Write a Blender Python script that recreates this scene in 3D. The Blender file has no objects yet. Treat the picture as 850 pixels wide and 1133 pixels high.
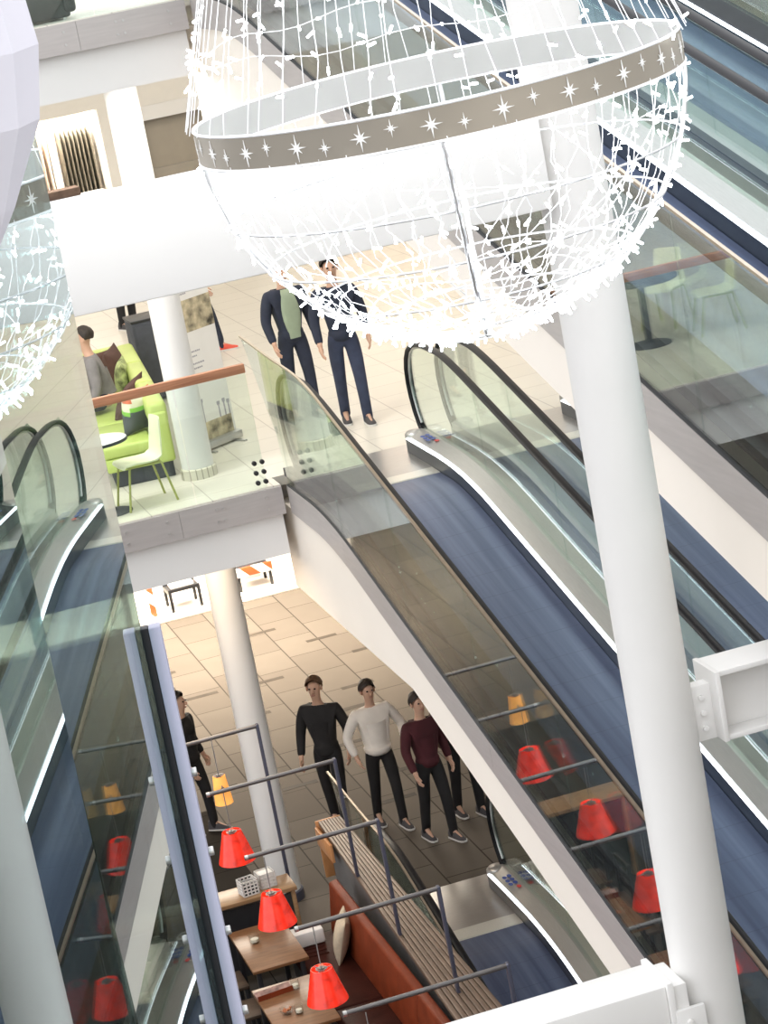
import bpy, bmesh, math, random
from mathutils import Vector, Matrix
random.seed(7)
S = bpy.context.scene
COL = S.collection
PI = math.pi
UP, LOW = 4.78, -4.70           # heights of the upper and lower floors (middle floor = 0)
TAN = 0.2303                    # slope of the moving walkways

# ------------------------------------------------------------------ materials
def mat(name, col, rough=0.5, metal=0.0, emit=0.0, var=0.0, vscale=6.0, bump=0.0, bscale=60.0, stretch=(1, 1, 1), spec=0.5, sss=0.0):
    m = bpy.data.materials.new(name); m.use_nodes = True
    nt = m.node_tree; n = nt.nodes; l = nt.links
    b = n['Principled BSDF']
    b.inputs['Base Color'].default_value = (*col, 1)
    b.inputs['Roughness'].default_value = rough
    b.inputs['Metallic'].default_value = metal
    b.inputs['Specular IOR Level'].default_value = spec
    if sss: b.inputs['Subsurface Weight'].default_value = sss
    if emit:
        b.inputs['Emission Color'].default_value = (*col, 1)
        b.inputs['Emission Strength'].default_value = emit
    if var or bump:
        tc = n.new('ShaderNodeTexCoord'); mp = n.new('ShaderNodeMapping')
        mp.inputs['Scale'].default_value = stretch
        l.new(tc.outputs['Object'], mp.inputs['Vector'])
    if var:
        t = n.new('ShaderNodeTexNoise'); t.inputs['Scale'].default_value = vscale; t.inputs['Detail'].default_value = 4
        l.new(mp.outputs[0], t.inputs['Vector'])
        r = n.new('ShaderNodeValToRGB')
        r.color_ramp.elements[0].position = 0.3; r.color_ramp.elements[1].position = 0.7
        r.color_ramp.elements[0].color = (*[max(0, c * (1 - var)) for c in col], 1)
        r.color_ramp.elements[1].color = (*[min(1, c * (1 + var)) for c in col], 1)
        l.new(t.outputs['Fac'], r.inputs[0]); l.new(r.outputs[0], b.inputs['Base Color'])
    if bump:
        t2 = n.new('ShaderNodeTexNoise'); t2.inputs['Scale'].default_value = bscale
        l.new(mp.outputs[0], t2.inputs['Vector'])
        bp = n.new('ShaderNodeBump'); bp.inputs['Strength'].default_value = bump; bp.inputs['Distance'].default_value = 0.01
        l.new(t2.outputs['Fac'], bp.inputs['Height']); l.new(bp.outputs[0], b.inputs['Normal'])
    return m

def glass_mat(name, tint=(0.93, 0.975, 0.95), refl=(0.95, 1.0, 0.99), ior=1.55, rough=0.0):
    m = bpy.data.materials.new(name); m.use_nodes = True
    nt = m.node_tree; n = nt.nodes; l = nt.links
    n.remove(n['Principled BSDF']); out = n['Material Output']
    tr = n.new('ShaderNodeBsdfTransparent'); tr.inputs[0].default_value = (*tint, 1)
    gl = n.new('ShaderNodeBsdfGlossy'); gl.inputs['Color'].default_value = (*refl, 1); gl.inputs['Roughness'].default_value = rough
    geo = n.new('ShaderNodeNewGeometry')
    mx = n.new('ShaderNodeMix'); mx.data_type = 'FLOAT'
    mx.inputs[2].default_value = ior; mx.inputs[3].default_value = 1.0 / ior
    l.new(geo.outputs['Backfacing'], mx.inputs[0])
    fr = n.new('ShaderNodeFresnel'); l.new(mx.outputs[0], fr.inputs['IOR'])
    ms = n.new('ShaderNodeMixShader')
    l.new(fr.outputs[0], ms.inputs[0]); l.new(tr.outputs[0], ms.inputs[1]); l.new(gl.outputs[0], ms.inputs[2])
    l.new(ms.outputs[0], out.inputs['Surface'])
    return m

def tile_mat(name, c1, c2, mortar, w, h, off, rough, ms=0.006, rot=0.0, var=0.08, spec=0.5):
    m = bpy.data.materials.new(name); m.use_nodes = True
    nt = m.node_tree; n = nt.nodes; l = nt.links; b = n['Principled BSDF']
    tc = n.new('ShaderNodeTexCoord'); mp = n.new('ShaderNodeMapping'); mp.inputs['Rotation'].default_value = (0, 0, rot)
    l.new(tc.outputs['Object'], mp.inputs[0])
    br = n.new('ShaderNodeTexBrick')
    br.inputs['Color1'].default_value = (*c1, 1); br.inputs['Color2'].default_value = (*c2, 1); br.inputs['Mortar'].default_value = (*mortar, 1)
    br.inputs['Scale'].default_value = 1.0; br.inputs['Mortar Size'].default_value = ms
    br.inputs['Brick Width'].default_value = w; br.inputs['Row Height'].default_value = h
    br.offset = off
    l.new(mp.outputs[0], br.inputs['Vector'])
    t = n.new('ShaderNodeTexNoise'); t.inputs['Scale'].default_value = 1.7; t.inputs['Detail'].default_value = 5
    l.new(mp.outputs[0], t.inputs['Vector'])
    mx = n.new('ShaderNodeMix'); mx.data_type = 'RGBA'; mx.blend_type = 'MULTIPLY'; mx.inputs[0].default_value = 1.0
    r = n.new('ShaderNodeValToRGB')
    r.color_ramp.elements[0].color = (1 - var, 1 - var, 1 - var, 1); r.color_ramp.elements[1].color = (1, 1, 1, 1)
    l.new(t.outputs['Fac'], r.inputs[0])
    l.new(br.outputs['Color'], mx.inputs[6]); l.new(r.outputs[0], mx.inputs[7])
    l.new(mx.outputs[2], b.inputs['Base Color'])
    b.inputs['Roughness'].default_value = rough; b.inputs['Specular IOR Level'].default_value = spec
    return m

def wood_mat(name, c1, c2, scale=(3, 30, 30), rough=0.45):
    m = bpy.data.materials.new(name); m.use_nodes = True
    nt = m.node_tree; n = nt.nodes; l = nt.links; b = n['Principled BSDF']
    tc = n.new('ShaderNodeTexCoord'); mp = n.new('ShaderNodeMapping'); mp.inputs['Scale'].default_value = scale
    l.new(tc.outputs['Object'], mp.inputs[0])
    t = n.new('ShaderNodeTexNoise'); t.inputs['Scale'].default_value = 1.0; t.inputs['Detail'].default_value = 6; t.inputs['Distortion'].default_value = 0.6
    l.new(mp.outputs[0], t.inputs['Vector'])
    r = n.new('ShaderNodeValToRGB')
    r.color_ramp.elements[0].position = 0.35; r.color_ramp.elements[1].position = 0.65
    r.color_ramp.elements[0].color = (*c1, 1); r.color_ramp.elements[1].color = (*c2, 1)
    l.new(t.outputs['Fac'], r.inputs[0]); l.new(r.outputs[0], b.inputs['Base Color'])
    b.inputs['Roughness'].default_value = rough
    return m

def stripe_mat(name, c1, c2, period, direction, rough=0.4):
    """diagonal bands of two flat colours (barrier tape)"""
    m = bpy.data.materials.new(name); m.use_nodes = True
    nt = m.node_tree; n = nt.nodes; l = nt.links; b = n['Principled BSDF']
    tc = n.new('ShaderNodeTexCoord')
    d = n.new('ShaderNodeVectorMath'); d.operation = 'DOT_PRODUCT'; d.inputs[1].default_value = direction
    l.new(tc.outputs['Object'], d.inputs[0])
    a = n.new('ShaderNodeMath'); a.operation = 'DIVIDE'; a.inputs[1].default_value = period; l.new(d.outputs['Value'], a.inputs[0])
    f = n.new('ShaderNodeMath'); f.operation = 'FRACT'; l.new(a.outputs[0], f.inputs[0])
    g = n.new('ShaderNodeMath'); g.operation = 'GREATER_THAN'; g.inputs[1].default_value = 0.5; l.new(f.outputs[0], g.inputs[0])
    mx = n.new('ShaderNodeMix'); mx.data_type = 'RGBA'
    mx.inputs[6].default_value = (*c1, 1); mx.inputs[7].default_value = (*c2, 1)
    l.new(g.outputs[0], mx.inputs[0]); l.new(mx.outputs[2], b.inputs['Base Color'])
    b.inputs['Roughness'].default_value = rough
    return m

M = {}
M['white'] = mat('white_paint', (0.82, 0.81, 0.79), 0.5, var=0.015, vscale=1.5)
M['col'] = mat('column_paint', (0.76, 0.75, 0.73), 0.45, var=0.02, vscale=2)
M['cream'] = mat('cream_paint', (0.93, 0.86, 0.77), 0.55, var=0.015, vscale=1.2)
M['clad'] = mat('brushed_cladding', (0.50, 0.465, 0.45), 0.42, metal=0.30, var=0.05, vscale=3, stretch=(1, 1, 12))
M['steel'] = mat('brushed_steel', (0.55, 0.54, 0.53), 0.3, metal=0.85, var=0.08, vscale=8, stretch=(1, 14, 1))
M['deck'] = mat('deck_aluminium', (0.50, 0.49, 0.48), 0.35, metal=0.7, var=0.05, vscale=8, stretch=(20, 1, 1))
M['darkdeck'] = mat('dark_inner_cover', (0.028, 0.028, 0.034), 0.5, var=0.1, spec=0.2)
M['skirt'] = mat('skirt_panel', (0.05, 0.06, 0.08), 0.3, metal=0.5, var=0.08)
M['rubber'] = mat('black_rubber', (0.008, 0.008, 0.010), 0.42, var=0.1, spec=0.2)
M['black'] = mat('black_metal', (0.02, 0.02, 0.022), 0.4, var=0.1)
M['darkgap'] = mat('dark_gasket', (0.03, 0.03, 0.032), 0.6, var=0.1)
M['comb'] = mat('comb_metal', (0.80, 0.78, 0.72), 0.3, metal=0.5, var=0.06, vscale=30, stretch=(12, 1, 1))
M['led'] = mat('led_strip', (0.86, 0.93, 1.0), 0.4, emit=3.0)
M['glass'] = glass_mat('clear_glass')
M['outerglass'] = glass_mat('balustrade_glass', (0.93, 0.97, 0.95), (1, 1, 1), 1.9)
M['pane'] = glass_mat('mirroring_glass', (0.45, 0.55, 0.545), (0.84, 0.90, 0.90), 1.9)
M['bronze'] = mat('bronze_cap', (0.50, 0.42, 0.33), 0.28, metal=0.8, var=0.1, vscale=10)
M['floor_mid'] = tile_mat('cream_tiles', (0.74, 0.70, 0.62), (0.72, 0.68, 0.60), (0.47, 0.43, 0.38), 0.62, 0.62, 0.0, 0.35, spec=0.35)
M['floor_low'] = tile_mat('tan_tiles', (0.14, 0.12, 0.10), (0.118, 0.10, 0.083), (0.045, 0.038, 0.031), 0.95, 0.55, 0.5, 0.65, spec=0.03, rot=PI / 2, ms=0.009, var=0.15)
M['inlay'] = mat('dark_inlay', (0.055, 0.045, 0.036), 0.6, var=0.15, spec=0.05)
M['handwood'] = wood_mat('oiled_wood_rail', (0.40, 0.17, 0.09), (0.55, 0.26, 0.14), (2, 40, 40), 0.35)
M['tablewood'] = wood_mat('oak_tabletop', (0.155, 0.070, 0.029), (0.22, 0.105, 0.046), (4, 22, 22), 0.35)
M['counterwood'] = wood_mat('oak_counter', (0.25, 0.145, 0.068), (0.34, 0.205, 0.10), (3, 22, 22), 0.4)
M['slatwood'] = wood_mat('grey_brown_slats', (0.12, 0.078, 0.052), (0.19, 0.125, 0.085), (30, 2, 30), 0.5)
M['slatend'] = wood_mat('orange_wood_end', (0.50, 0.22, 0.08), (0.62, 0.30, 0.12), (20, 20, 3), 0.45)
M['seatwood'] = wood_mat('dark_seat_wood', (0.05, 0.032, 0.02), (0.085, 0.055, 0.036), (3, 20, 20), 0.5)
M['leather'] = mat('rust_leather', (0.17, 0.032, 0.011), 0.5, var=0.18, vscale=5, bump=0.15, spec=0.12)
M['seatleather'] = mat('oxblood_leather', (0.035, 0.009, 0.006), 0.5, var=0.2, vscale=6, bump=0.15, spec=0.04)
M['lime'] = mat('lime_leather', (0.52, 0.62, 0.17), 0.4, var=0.06, vscale=3)
M['limeshell'] = mat('pale_lime_plastic', (0.84, 0.86, 0.60), 0.35, var=0.02)
M['olive'] = mat('olive_metal', (0.38, 0.40, 0.10), 0.4, var=0.05)
M['redshade'] = mat('red_glass_shade', (0.80, 0.028, 0.012), 0.10, var=0.35, vscale=11)
M['orangeshade'] = mat('orange_glass_shade', (0.98, 0.42, 0.10), 0.2, var=0.12, vscale=8)
for k, e in (('redshade', 0.36), ('orangeshade', 0.5)):       # shades glow from the lamp inside
    nt = M[k].node_tree; b = nt.nodes['Principled BSDF']
    src = b.inputs['Base Color'].links[0].from_socket
    nt.links.new(src, b.inputs['Emission Color']); b.inputs['Emission Strength'].default_value = e
M['bulb'] = mat('warm_bulb', (1.0, 0.75, 0.45), 0.4, emit=6)
M['cable'] = mat('grey_cable', (0.25, 0.23, 0.22), 0.5, var=0.1)
M['railsteel'] = mat('dull_steel_rail', (0.20, 0.19, 0.19), 0.35, metal=0.7, var=0.1)
M['bluegrey'] = mat('blue_grey_steel', (0.10, 0.105, 0.15), 0.35, metal=0.4, var=0.1)
M['greypanel'] = mat('grey_divider_panel', (0.17, 0.165, 0.16), 0.6, var=0.08)
M['profile'] = mat('lavender_grey_profile', (0.36, 0.36, 0.46), 0.4, metal=0.3, var=0.05)
M['beige'] = mat('beige_linen', (0.50, 0.41, 0.29), 0.9, var=0.1, vscale=25, bump=0.3, bscale=220)
M['paper'] = mat('white_card', (0.82, 0.80, 0.76), 0.6, var=0.02)
M['brownfab'] = mat('dark_brown_fabric', (0.085, 0.04, 0.03), 0.85, var=0.15, bump=0.2, bscale=150)
M['greenpat'] = mat('green_print_fabric', (0.33, 0.38, 0.16), 0.85, var=0.75, vscale=14)
M['slatefab'] = mat('slate_fabric', (0.07, 0.075, 0.09), 0.85, var=0.2)
M['redpat'] = mat('red_print_fabric', (0.70, 0.16, 0.08), 0.85, var=0.3, vscale=14)
M['limepat'] = mat('bright_green_fabric', (0.25, 0.55, 0.08), 0.85, var=0.2)
M['creamfab'] = mat('cream_fabric', (0.75, 0.70, 0.58), 0.85, var=0.1)
M['skin'] = mat('skin', (0.62, 0.38, 0.27), 0.5, var=0.05, sss=0.05)
M['navy'] = mat('navy_cloth', (0.022, 0.028, 0.05), 0.8, var=0.2, vscale=8)
M['denim'] = mat('dark_denim', (0.035, 0.045, 0.085), 0.8, var=0.2, vscale=8)
M['blackcloth'] = mat('black_cloth', (0.014, 0.013, 0.014), 0.8, var=0.2)
M['greenshirt'] = mat('sage_green_cloth', (0.34, 0.41, 0.29), 0.8, var=0.1)
M['whitecloth'] = mat('off_white_cloth', (0.88, 0.83, 0.76), 0.8, var=0.06)
M['winecloth'] = mat('wine_red_cloth', (0.06, 0.008, 0.013), 0.8, var=0.2)
M['greycloth'] = mat('grey_wool', (0.22, 0.21, 0.21), 0.9, var=0.12, vscale=12, bump=0.2)
M['browncloth'] = mat('brown_cloth', (0.12, 0.07, 0.045), 0.85, var=0.2)
M['hairdark'] = mat('dark_hair', (0.025, 0.017, 0.012), 0.6, var=0.3, vscale=30)
M['hairbrown'] = mat('brown_hair', (0.13, 0.07, 0.035), 0.6, var=0.3, vscale=30)
M['shoe'] = mat('dark_canvas', (0.07, 0.065, 0.07), 0.7, var=0.1)
M['sole'] = mat('white_rubber', (0.75, 0.73, 0.70), 0.6, var=0.04)
M['redshoe'] = mat('red_shoe', (0.75, 0.10, 0.06), 0.6, var=0.1)
M['lip'] = mat('lips', (0.42, 0.20, 0.16), 0.5, var=0.05)
M['eye'] = mat('eye', (0.03, 0.02, 0.02), 0.2, var=0.1)
M['ringmetal'] = mat('champagne_band', (0.36, 0.325, 0.27), 0.34, metal=0.55, var=0.08, vscale=2)
M['ringinner'] = mat('pale_inner_band', (0.36, 0.36, 0.345), 0.55, var=0.03)
M['hoop'] = mat('hoop_steel', (0.55, 0.55, 0.56), 0.35, metal=0.6, var=0.06)
M['wire'] = mat('white_light_cord', (0.93, 0.94, 0.96), 0.45, var=0.02)
M['ledbulb'] = mat('cool_led', (0.93, 0.97, 1.0), 0.4, emit=16)
M['star'] = mat('white_star', (0.92, 0.92, 0.90), 0.4, var=0.02)
M['iconblue'] = mat('blue_icon', (0.04, 0.08, 0.35), 0.4, var=0.05)
M['iconred'] = mat('red_icon', (0.65, 0.05, 0.05), 0.4, var=0.05)
M['shutter'] = mat('taupe_shutter', (0.36, 0.32, 0.26), 0.6, var=0.03)
M['shopwall'] = mat('bright_shop_wall', (0.90, 0.84, 0.76), 0.6, var=0.03)
M['garmA'] = mat('taupe_garment', (0.20, 0.18, 0.14), 0.85, var=0.2, vscale=9)
M['garmB'] = mat('pale_garment', (0.80, 0.68, 0.58), 0.85, var=0.12, vscale=9)
M['garmC'] = mat('brown_garment', (0.11, 0.075, 0.06), 0.85, var=0.25, vscale=9)
M['lilac'] = mat('lilac_white_paper', (0.66, 0.65, 0.72), 0.6, var=0.05, vscale=7)
M['barrier'] = stripe_mat('red_white_stripes', (0.85, 0.10, 0.03), (0.92, 0.90, 0.86), 0.26, (0.72, 0.0, 0.70))
M['clearglass'] = glass_mat('drinking_glass', (0.95, 0.96, 0.95), (1, 1, 1), 1.5, 0.02)
M['photo'] = mat('printed_photo', (0.42, 0.36, 0.24), 0.5, var=0.9, vscale=7)
M['print'] = mat('grey_print', (0.36, 0.35, 0.38), 0.6, var=0.05)
M['greytext'] = mat('grey_lettering', (0.30, 0.30, 0.31), 0.6, var=0.05)
M['menu'] = mat('folded_menu_print', (0.26, 0.15, 0.12), 0.55, var=0.6, vscale=14)
M['candy'] = mat('wrapped_sweets', (0.42, 0.14, 0.05), 0.3, var=0.5, vscale=40)

# moving band: longitudinal ribs, faint pallet joints
def band_material():
    m = bpy.data.materials.new('walkway_pallets'); m.use_nodes = True
    nt = m.node_tree; n = nt.nodes; l = nt.links; b = n['Principled BSDF']
    tc = n.new('ShaderNodeTexCoord'); sp = n.new('ShaderNodeSeparateXYZ'); l.new(tc.outputs['Object'], sp.inputs[0])
    t = n.new('ShaderNodeTexNoise'); t.inputs['Scale'].default_value = 1.0; t.inputs['Detail'].default_value = 3
    mp = n.new('ShaderNodeMapping'); mp.inputs['Scale'].default_value = (9, 0.25, 0.25)
    l.new(tc.outputs['Object'], mp.inputs[0]); l.new(mp.outputs[0], t.inputs['Vector'])
    r = n.new('ShaderNodeValToRGB')
    r.color_ramp.elements[0].position = 0.3; r.color_ramp.elements[1].position = 0.75
    r.color_ramp.elements[0].color = (0.070, 0.092, 0.175, 1); r.color_ramp.elements[1].color = (0.155, 0.195, 0.315, 1)
    l.new(t.outputs['Fac'], r.inputs[0])
    a = n.new('ShaderNodeMath'); a.operation = 'DIVIDE'; a.inputs[1].default_value = 0.4; l.new(sp.outputs['Y'], a.inputs[0])
    f = n.new('ShaderNodeMath'); f.operation = 'FRACT'; l.new(a.outputs[0], f.inputs[0])
    g = n.new('ShaderNodeMath'); g.operation = 'LESS_THAN'; g.inputs[1].default_value = 0.02; l.new(f.outputs[0], g.inputs[0])
    k = n.new('ShaderNodeMath'); k.operation = 'MULTIPLY'; k.inputs[1].default_value = 0.35; l.new(g.outputs[0], k.inputs[0])
    mx = n.new('ShaderNodeMix'); mx.data_type = 'RGBA'; mx.inputs[7].default_value = (0.05, 0.06, 0.11, 1)
    l.new(k.outputs[0], mx.inputs[0]); l.new(r.outputs[0], mx.inputs[6])
    l.new(mx.outputs[2], b.inputs['Base Color'])
    b.inputs['Roughness'].default_value = 0.36; b.inputs['Metallic'].default_value = 0.45
    return m
M['band'] = band_material()

# ------------------------------------------------------------------ mesh helpers
class MB:
    def __init__(s): s.v = []; s.f = []; s.mi = []
    def add(s, vs, fs, mi=0):
        o = len(s.v); s.v += [Vector(p) for p in vs]
        s.f += [[i + o for i in f] for f in fs]; s.mi += [mi] * len(fs); return s
    def box(s, x0, x1, y0, y1, z0, z1, mi=0):
        v = [(x, y, z) for z in (z0, z1) for y in (y0, y1) for x in (x0, x1)]
        return s.add(v, [(0, 2, 3, 1), (4, 5, 7, 6), (0, 1, 5, 4), (2, 6, 7, 3), (0, 4, 6, 2), (1, 3, 7, 5)], mi)
    def obox(s, c, ax, ay, az, mi=0):
        c = Vector(c); ax = Vector(ax); ay = Vector(ay); az = Vector(az)
        v = [c + ax * i + ay * j + az * k for k in (-1, 1) for j in (-1, 1) for i in (-1, 1)]
        return s.add(v, [(0, 2, 3, 1), (4, 5, 7, 6), (0, 1, 5, 4), (2, 6, 7, 3), (0, 4, 6, 2), (1, 3, 7, 5)], mi)
    def cyl(s, p0, p1, r0, r1=None, n=16, cap=True, mi=0):
        p0 = Vector(p0); p1 = Vector(p1); r1 = r0 if r1 is None else r1
        d = (p1 - p0).normalized(); a = d.orthogonal().normalized(); b = d.cross(a)
        v = [p + (a * math.cos(2 * PI * i / n) + b * math.sin(2 * PI * i / n)) * r for p, r in ((p0, r0), (p1, r1)) for i in range(n)]
        f = [(i, (i + 1) % n, n + (i + 1) % n, n + i) for i in range(n)]
        if cap: f += [tuple(range(n - 1, -1, -1)), tuple(range(n, 2 * n))]
        return s.add(v, f, mi)
    def tube(s, pts, r, n=8, closed=False, mi=0, flat=None):
        pts = [Vector(p) for p in pts]; k = len(pts); vs = []; ref = None
        for i, p in enumerate(pts):
            if closed: t = pts[(i + 1) % k] - pts[i - 1]
            else: t = pts[min(i + 1, k - 1)] - pts[max(i - 1, 0)]
            t.normalize()
            if ref is None: ref = t.orthogonal().normalized()
            a = (ref - t * ref.dot(t)).normalized(); ref = a; b = t.cross(a)
            rr = r[i] if isinstance(r, (list, tuple)) else r
            vs += [p + (a * math.cos(2 * PI * j / n) + b * math.sin(2 * PI * j / n)) * rr for j in range(n)]
        fs = []
        for i in range(k if closed else k - 1):
            i2 = (i + 1) % k
            fs += [(i * n + j, i * n + (j + 1) % n, i2 * n + (j + 1) % n, i2 * n + j) for j in range(n)]
        if not closed: fs += [tuple(range(n - 1, -1, -1)), tuple(range((k - 1) * n, k * n))]
        return s.add(vs, fs, mi)
    def sweep(s, path, sec, mi=0, up=None):
        """path: (y,z) points; sec: closed section of (x,dz); swept without tilting, ends capped"""
        n = len(sec); k = len(path); vs = []
        for y, z in path: vs += [(x, y, z + dz) for x, dz in sec]
        fs = []
        for i in range(k - 1):
            fs += [(i * n + j, i * n + (j + 1) % n, (i + 1) * n + (j + 1) % n, (i + 1) * n + j) for j in range(n)]
        fs += [tuple(range(n - 1, -1, -1)), tuple(range((k - 1) * n, k * n))]
        return s.add(vs, fs, mi)
    def lathe(s, prof, c=(0, 0, 0), n=24, mi=0, close=True):
        c = Vector(c); k = len(prof)
        vs = [c + Vector((r * math.cos(2 * PI * i / n), r * math.sin(2 * PI * i / n), z)) for r, z in prof for i in range(n)]
        fs = [(j * n + i, j * n + (i + 1) % n, (j + 1) * n + (i + 1) % n, (j + 1) * n + i) for j in range(k - 1) for i in range(n)]
        if close: fs += [tuple(range(n - 1, -1, -1)), tuple(range((k - 1) * n, k * n))]
        return s.add(vs, fs, mi)
    def prism(s, poly, a, b, axis='x', mi=0):
        """extrude a 2-D polygon; axis x: poly=(y,z); y: (x,z); z: (x,y)"""
        mk = {'x': lambda p, t: (t, p[0], p[1]), 'y': lambda p, t: (p[0], t, p[1]), 'z': lambda p, t: (p[0], p[1], t)}[axis]
        n = len(poly); vs = [mk(p, t) for t in (a, b) for p in poly]
        fs = [(i, (i + 1) % n, n + (i + 1) % n, n + i) for i in range(n)] + [tuple(range(n - 1, -1, -1)), tuple(range(n, 2 * n))]
        return s.add(vs, fs, mi)
    def cushion(s, c, ax, ay, az, n=10, p=0.55, mi=0):
        """soft square cushion: half axes ax, ay, half thickness az"""
        c = Vector(c); ax = Vector(ax); ay = Vector(ay); az = Vector(az); vs = []; idx = {}
        for side in (1, -1):
            for i in range(n + 1):
                for j in range(n + 1):
                    u = 2 * i / n - 1; v = 2 * j / n - 1
                    e = (1 - abs(u) ** 2.2) * (1 - abs(v) ** 2.2)
                    pin = 1 - 0.10 * (abs(u) ** 2 * (1 - abs(v)) * 0 + (1 - abs(v) ** 2) * abs(u) ** 3 + 0)
                    pin2 = 1 - 0.10 * (1 - abs(u) ** 2) * abs(v) ** 3
                    idx[side, i, j] = len(vs)
                    vs.append(c + ax * u * pin + ay * v * pin2 + az * side * (max(e, 0) ** p + 0.03))
        fs = []
        for i in range(n):
            for j in range(n):
                fs.append((idx[1, i, j], idx[1, i + 1, j], idx[1, i + 1, j + 1], idx[1, i, j + 1]))
                fs.append((idx[-1, i, j], idx[-1, i, j + 1], idx[-1, i + 1, j + 1], idx[-1, i + 1, j]))
        for i in range(n):
            for (q, flip) in ((0, 0), (n, 1)):
                a = (idx[1, i, q], idx[-1, i, q], idx[-1, i + 1, q], idx[1, i + 1, q]); fs.append(a)
                a = (idx[1, q, i], idx[1, q, i + 1], idx[-1, q, i + 1], idx[-1, q, i]); fs.append(a)
        return s.add(vs, fs, mi)

ORG = {}
def link(name, me, parent=None):
    o = bpy.data.objects.new(name, me); COL.objects.link(o)
    if parent is not None: o.parent = parent; ORG[o.name] = ORG[parent.name]
    return o
def obj(name, mb, mats, parent=None, bevel=0.0, smooth=40, seg=2, label=None, kind=None):
    me = bpy.data.meshes.new(name)
    org = ORG.get(parent.name, Vector((0, 0, 0))) if parent is not None else Vector((0, 0, 0))
    me.from_pydata([v - org for v in mb.v], [], mb.f)
    if not isinstance(mats, (list, tuple)): mats = [mats]
    for m in mats: me.materials.append(m)
    for p, i in zip(me.polygons, mb.mi): p.material_index = i
    bm = bmesh.new(); bm.from_mesh(me)
    bmesh.ops.recalc_face_normals(bm, faces=bm.faces[:])
    if bevel:
        ed = [e for e in bm.edges if len(e.link_faces) == 2 and e.calc_face_angle(0) > 0.5]
        bmesh.ops.bevel(bm, geom=ed, offset=bevel, segments=seg, profile=0.5, affect='EDGES', clamp_overlap=True)
    bm.to_mesh(me); bm.free()
    if smooth:
        for p in me.polygons: p.use_smooth = True
        me.set_sharp_from_angle(angle=math.radians(smooth))
    o = link(name, me, parent)
    if parent is None: ORG[o.name] = Vector((0, 0, 0))
    if label: o['label'] = label
    if kind: o['kind'] = kind
    return o
def thing(name, label, cat, loc=(0, 0, 0), rotz=0.0, group=None, world=True):
    o = bpy.data.objects.new(name, None); COL.objects.link(o)
    o.empty_display_size = 0.1
    o.location = loc; o.rotation_euler = (0, 0, rotz)
    ORG[o.name] = Vector(loc) if world else Vector((0, 0, 0))
    tag(o, label, cat, group); return o
def tag(o, label, cat, group=None):
    o['label'] = label; o['category'] = cat
    if group: o['group'] = group
    return o
def single(name, mb, mats, label, cat, group=None, loc=None, **k):
    """a thing that is one mesh; origin at its base"""
    if loc is None:
        xs = [v.x for v in mb.v]; ys = [v.y for v in mb.v]; loc = ((min(xs) + max(xs)) / 2, (min(ys) + max(ys)) / 2, min(v.z for v in mb.v))
    for v in mb.v: v -= Vector(loc)
    o = obj(name, mb, mats, **k); o.location = loc
    return tag(o, label, cat, group)
def struct(name, mb, mats, **k):
    o = obj(name, mb, mats, **k); o['kind'] = 'structure'; return o
def copy_tree(o, parent=None):
    c = o.copy(); COL.objects.link(c)
    if parent is not None: c.parent = parent
    for ch in list(o.children): copy_tree(ch, c)
    return c

# ------------------------------------------------------------------ camera
cam = bpy.data.cameras.new('camera'); co = bpy.data.objects.new('camera', cam); COL.objects.link(co)
th, ro, ps = (math.radians(a) for a in (14.2, 10.8, -13.46))
dn = Vector((math.sin(ro) * math.cos(th), math.cos(ro) * math.cos(th), math.sin(th)))
fw = (Vector((0, 0, 1)) - dn * math.sin(th)).normalized(); rt = dn.cross(fw)
hh = fw * math.cos(ps) + rt * math.sin(ps); cr = rt * math.cos(ps) - fw * math.sin(ps)
R = Matrix((cr, hh, -dn))                       # world = R @ (right, down, forward)
cx, cy, cz = R.col[0], -R.col[1], -R.col[2]
co.matrix_world = Matrix(((cx.x, cy.x, cz.x, 0), (cx.y, cy.y, cz.y, 0), (cx.z, cy.z, cz.z, 6.0), (0, 0, 0, 1)))
cam.sensor_fit = 'HORIZONTAL'; cam.sensor_width = 36; cam.lens = 36 * 2960.7 / 850
cam.clip_start = 0.05; cam.clip_end = 300
S.camera = co

# ------------------------------------------------------------------ setting
EX = 5.03                                       # right end of the ledge, beside the walkways
def slab(name, z, m):
    mb = MB()
    mb.box(-9, EX, 25.1, 41.4, z - 0.10, z)
    mb.box(EX, 8.36, 25.45, 41.4, z - 0.10, z)
    mb.box(8.36, 17, 25.1, 41.4, z - 0.10, z)
    return struct(name, mb, m, smooth=0)
struct('floor_middle', MB().box(-9, EX, 25.1, 41.4, -0.1, 0).box(EX, 8.36, 25.46, 41.4, -0.1, 0).box(8.36, 17, 25.1, 41.4, -0.1, 0), M['floor_mid'], smooth=0)
struct('floor_upper', MB().box(-9, EX, 25.1, 41.4, UP - .1, UP).box(EX, 8.36, 25.46, 41.4, UP - .1, UP).box(8.36, 17, 25.1, 41.4, UP - .1, UP)
       .box(-9, -0.45, -8, 1.1, UP - .1, UP), M['floor_mid'], smooth=0)
struct('floor_lower', MB().box(-9, EX, -2, 46, LOW - .1, LOW).box(EX, 8.36, 25.46, 46, LOW - .1, LOW).box(8.36, 17, -2, 46, LOW - .1, LOW), M['floor_low'], smooth=0)
# bottom storey floor under the lowest walkways
struct('floor_bottom', MB().box(4, 9.5, -6, 30, 2 * LOW - .3, 2 * LOW - .1), M['floor_low'], smooth=0)
struct('floor_cafe', MB().box(-9, 4.30, 12, 29.6, LOW - .02, LOW + .0015), tile_mat('shade_toned_cafe_tiles', (.060, .053, .046), (.050, .045, .040), (.02, .018, .016), .95, .55, .5, .8, spec=0.0, rot=PI / 2), smooth=0)  # dark tile sheet over the floor; the cafe's shade is put into its colour
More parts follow.
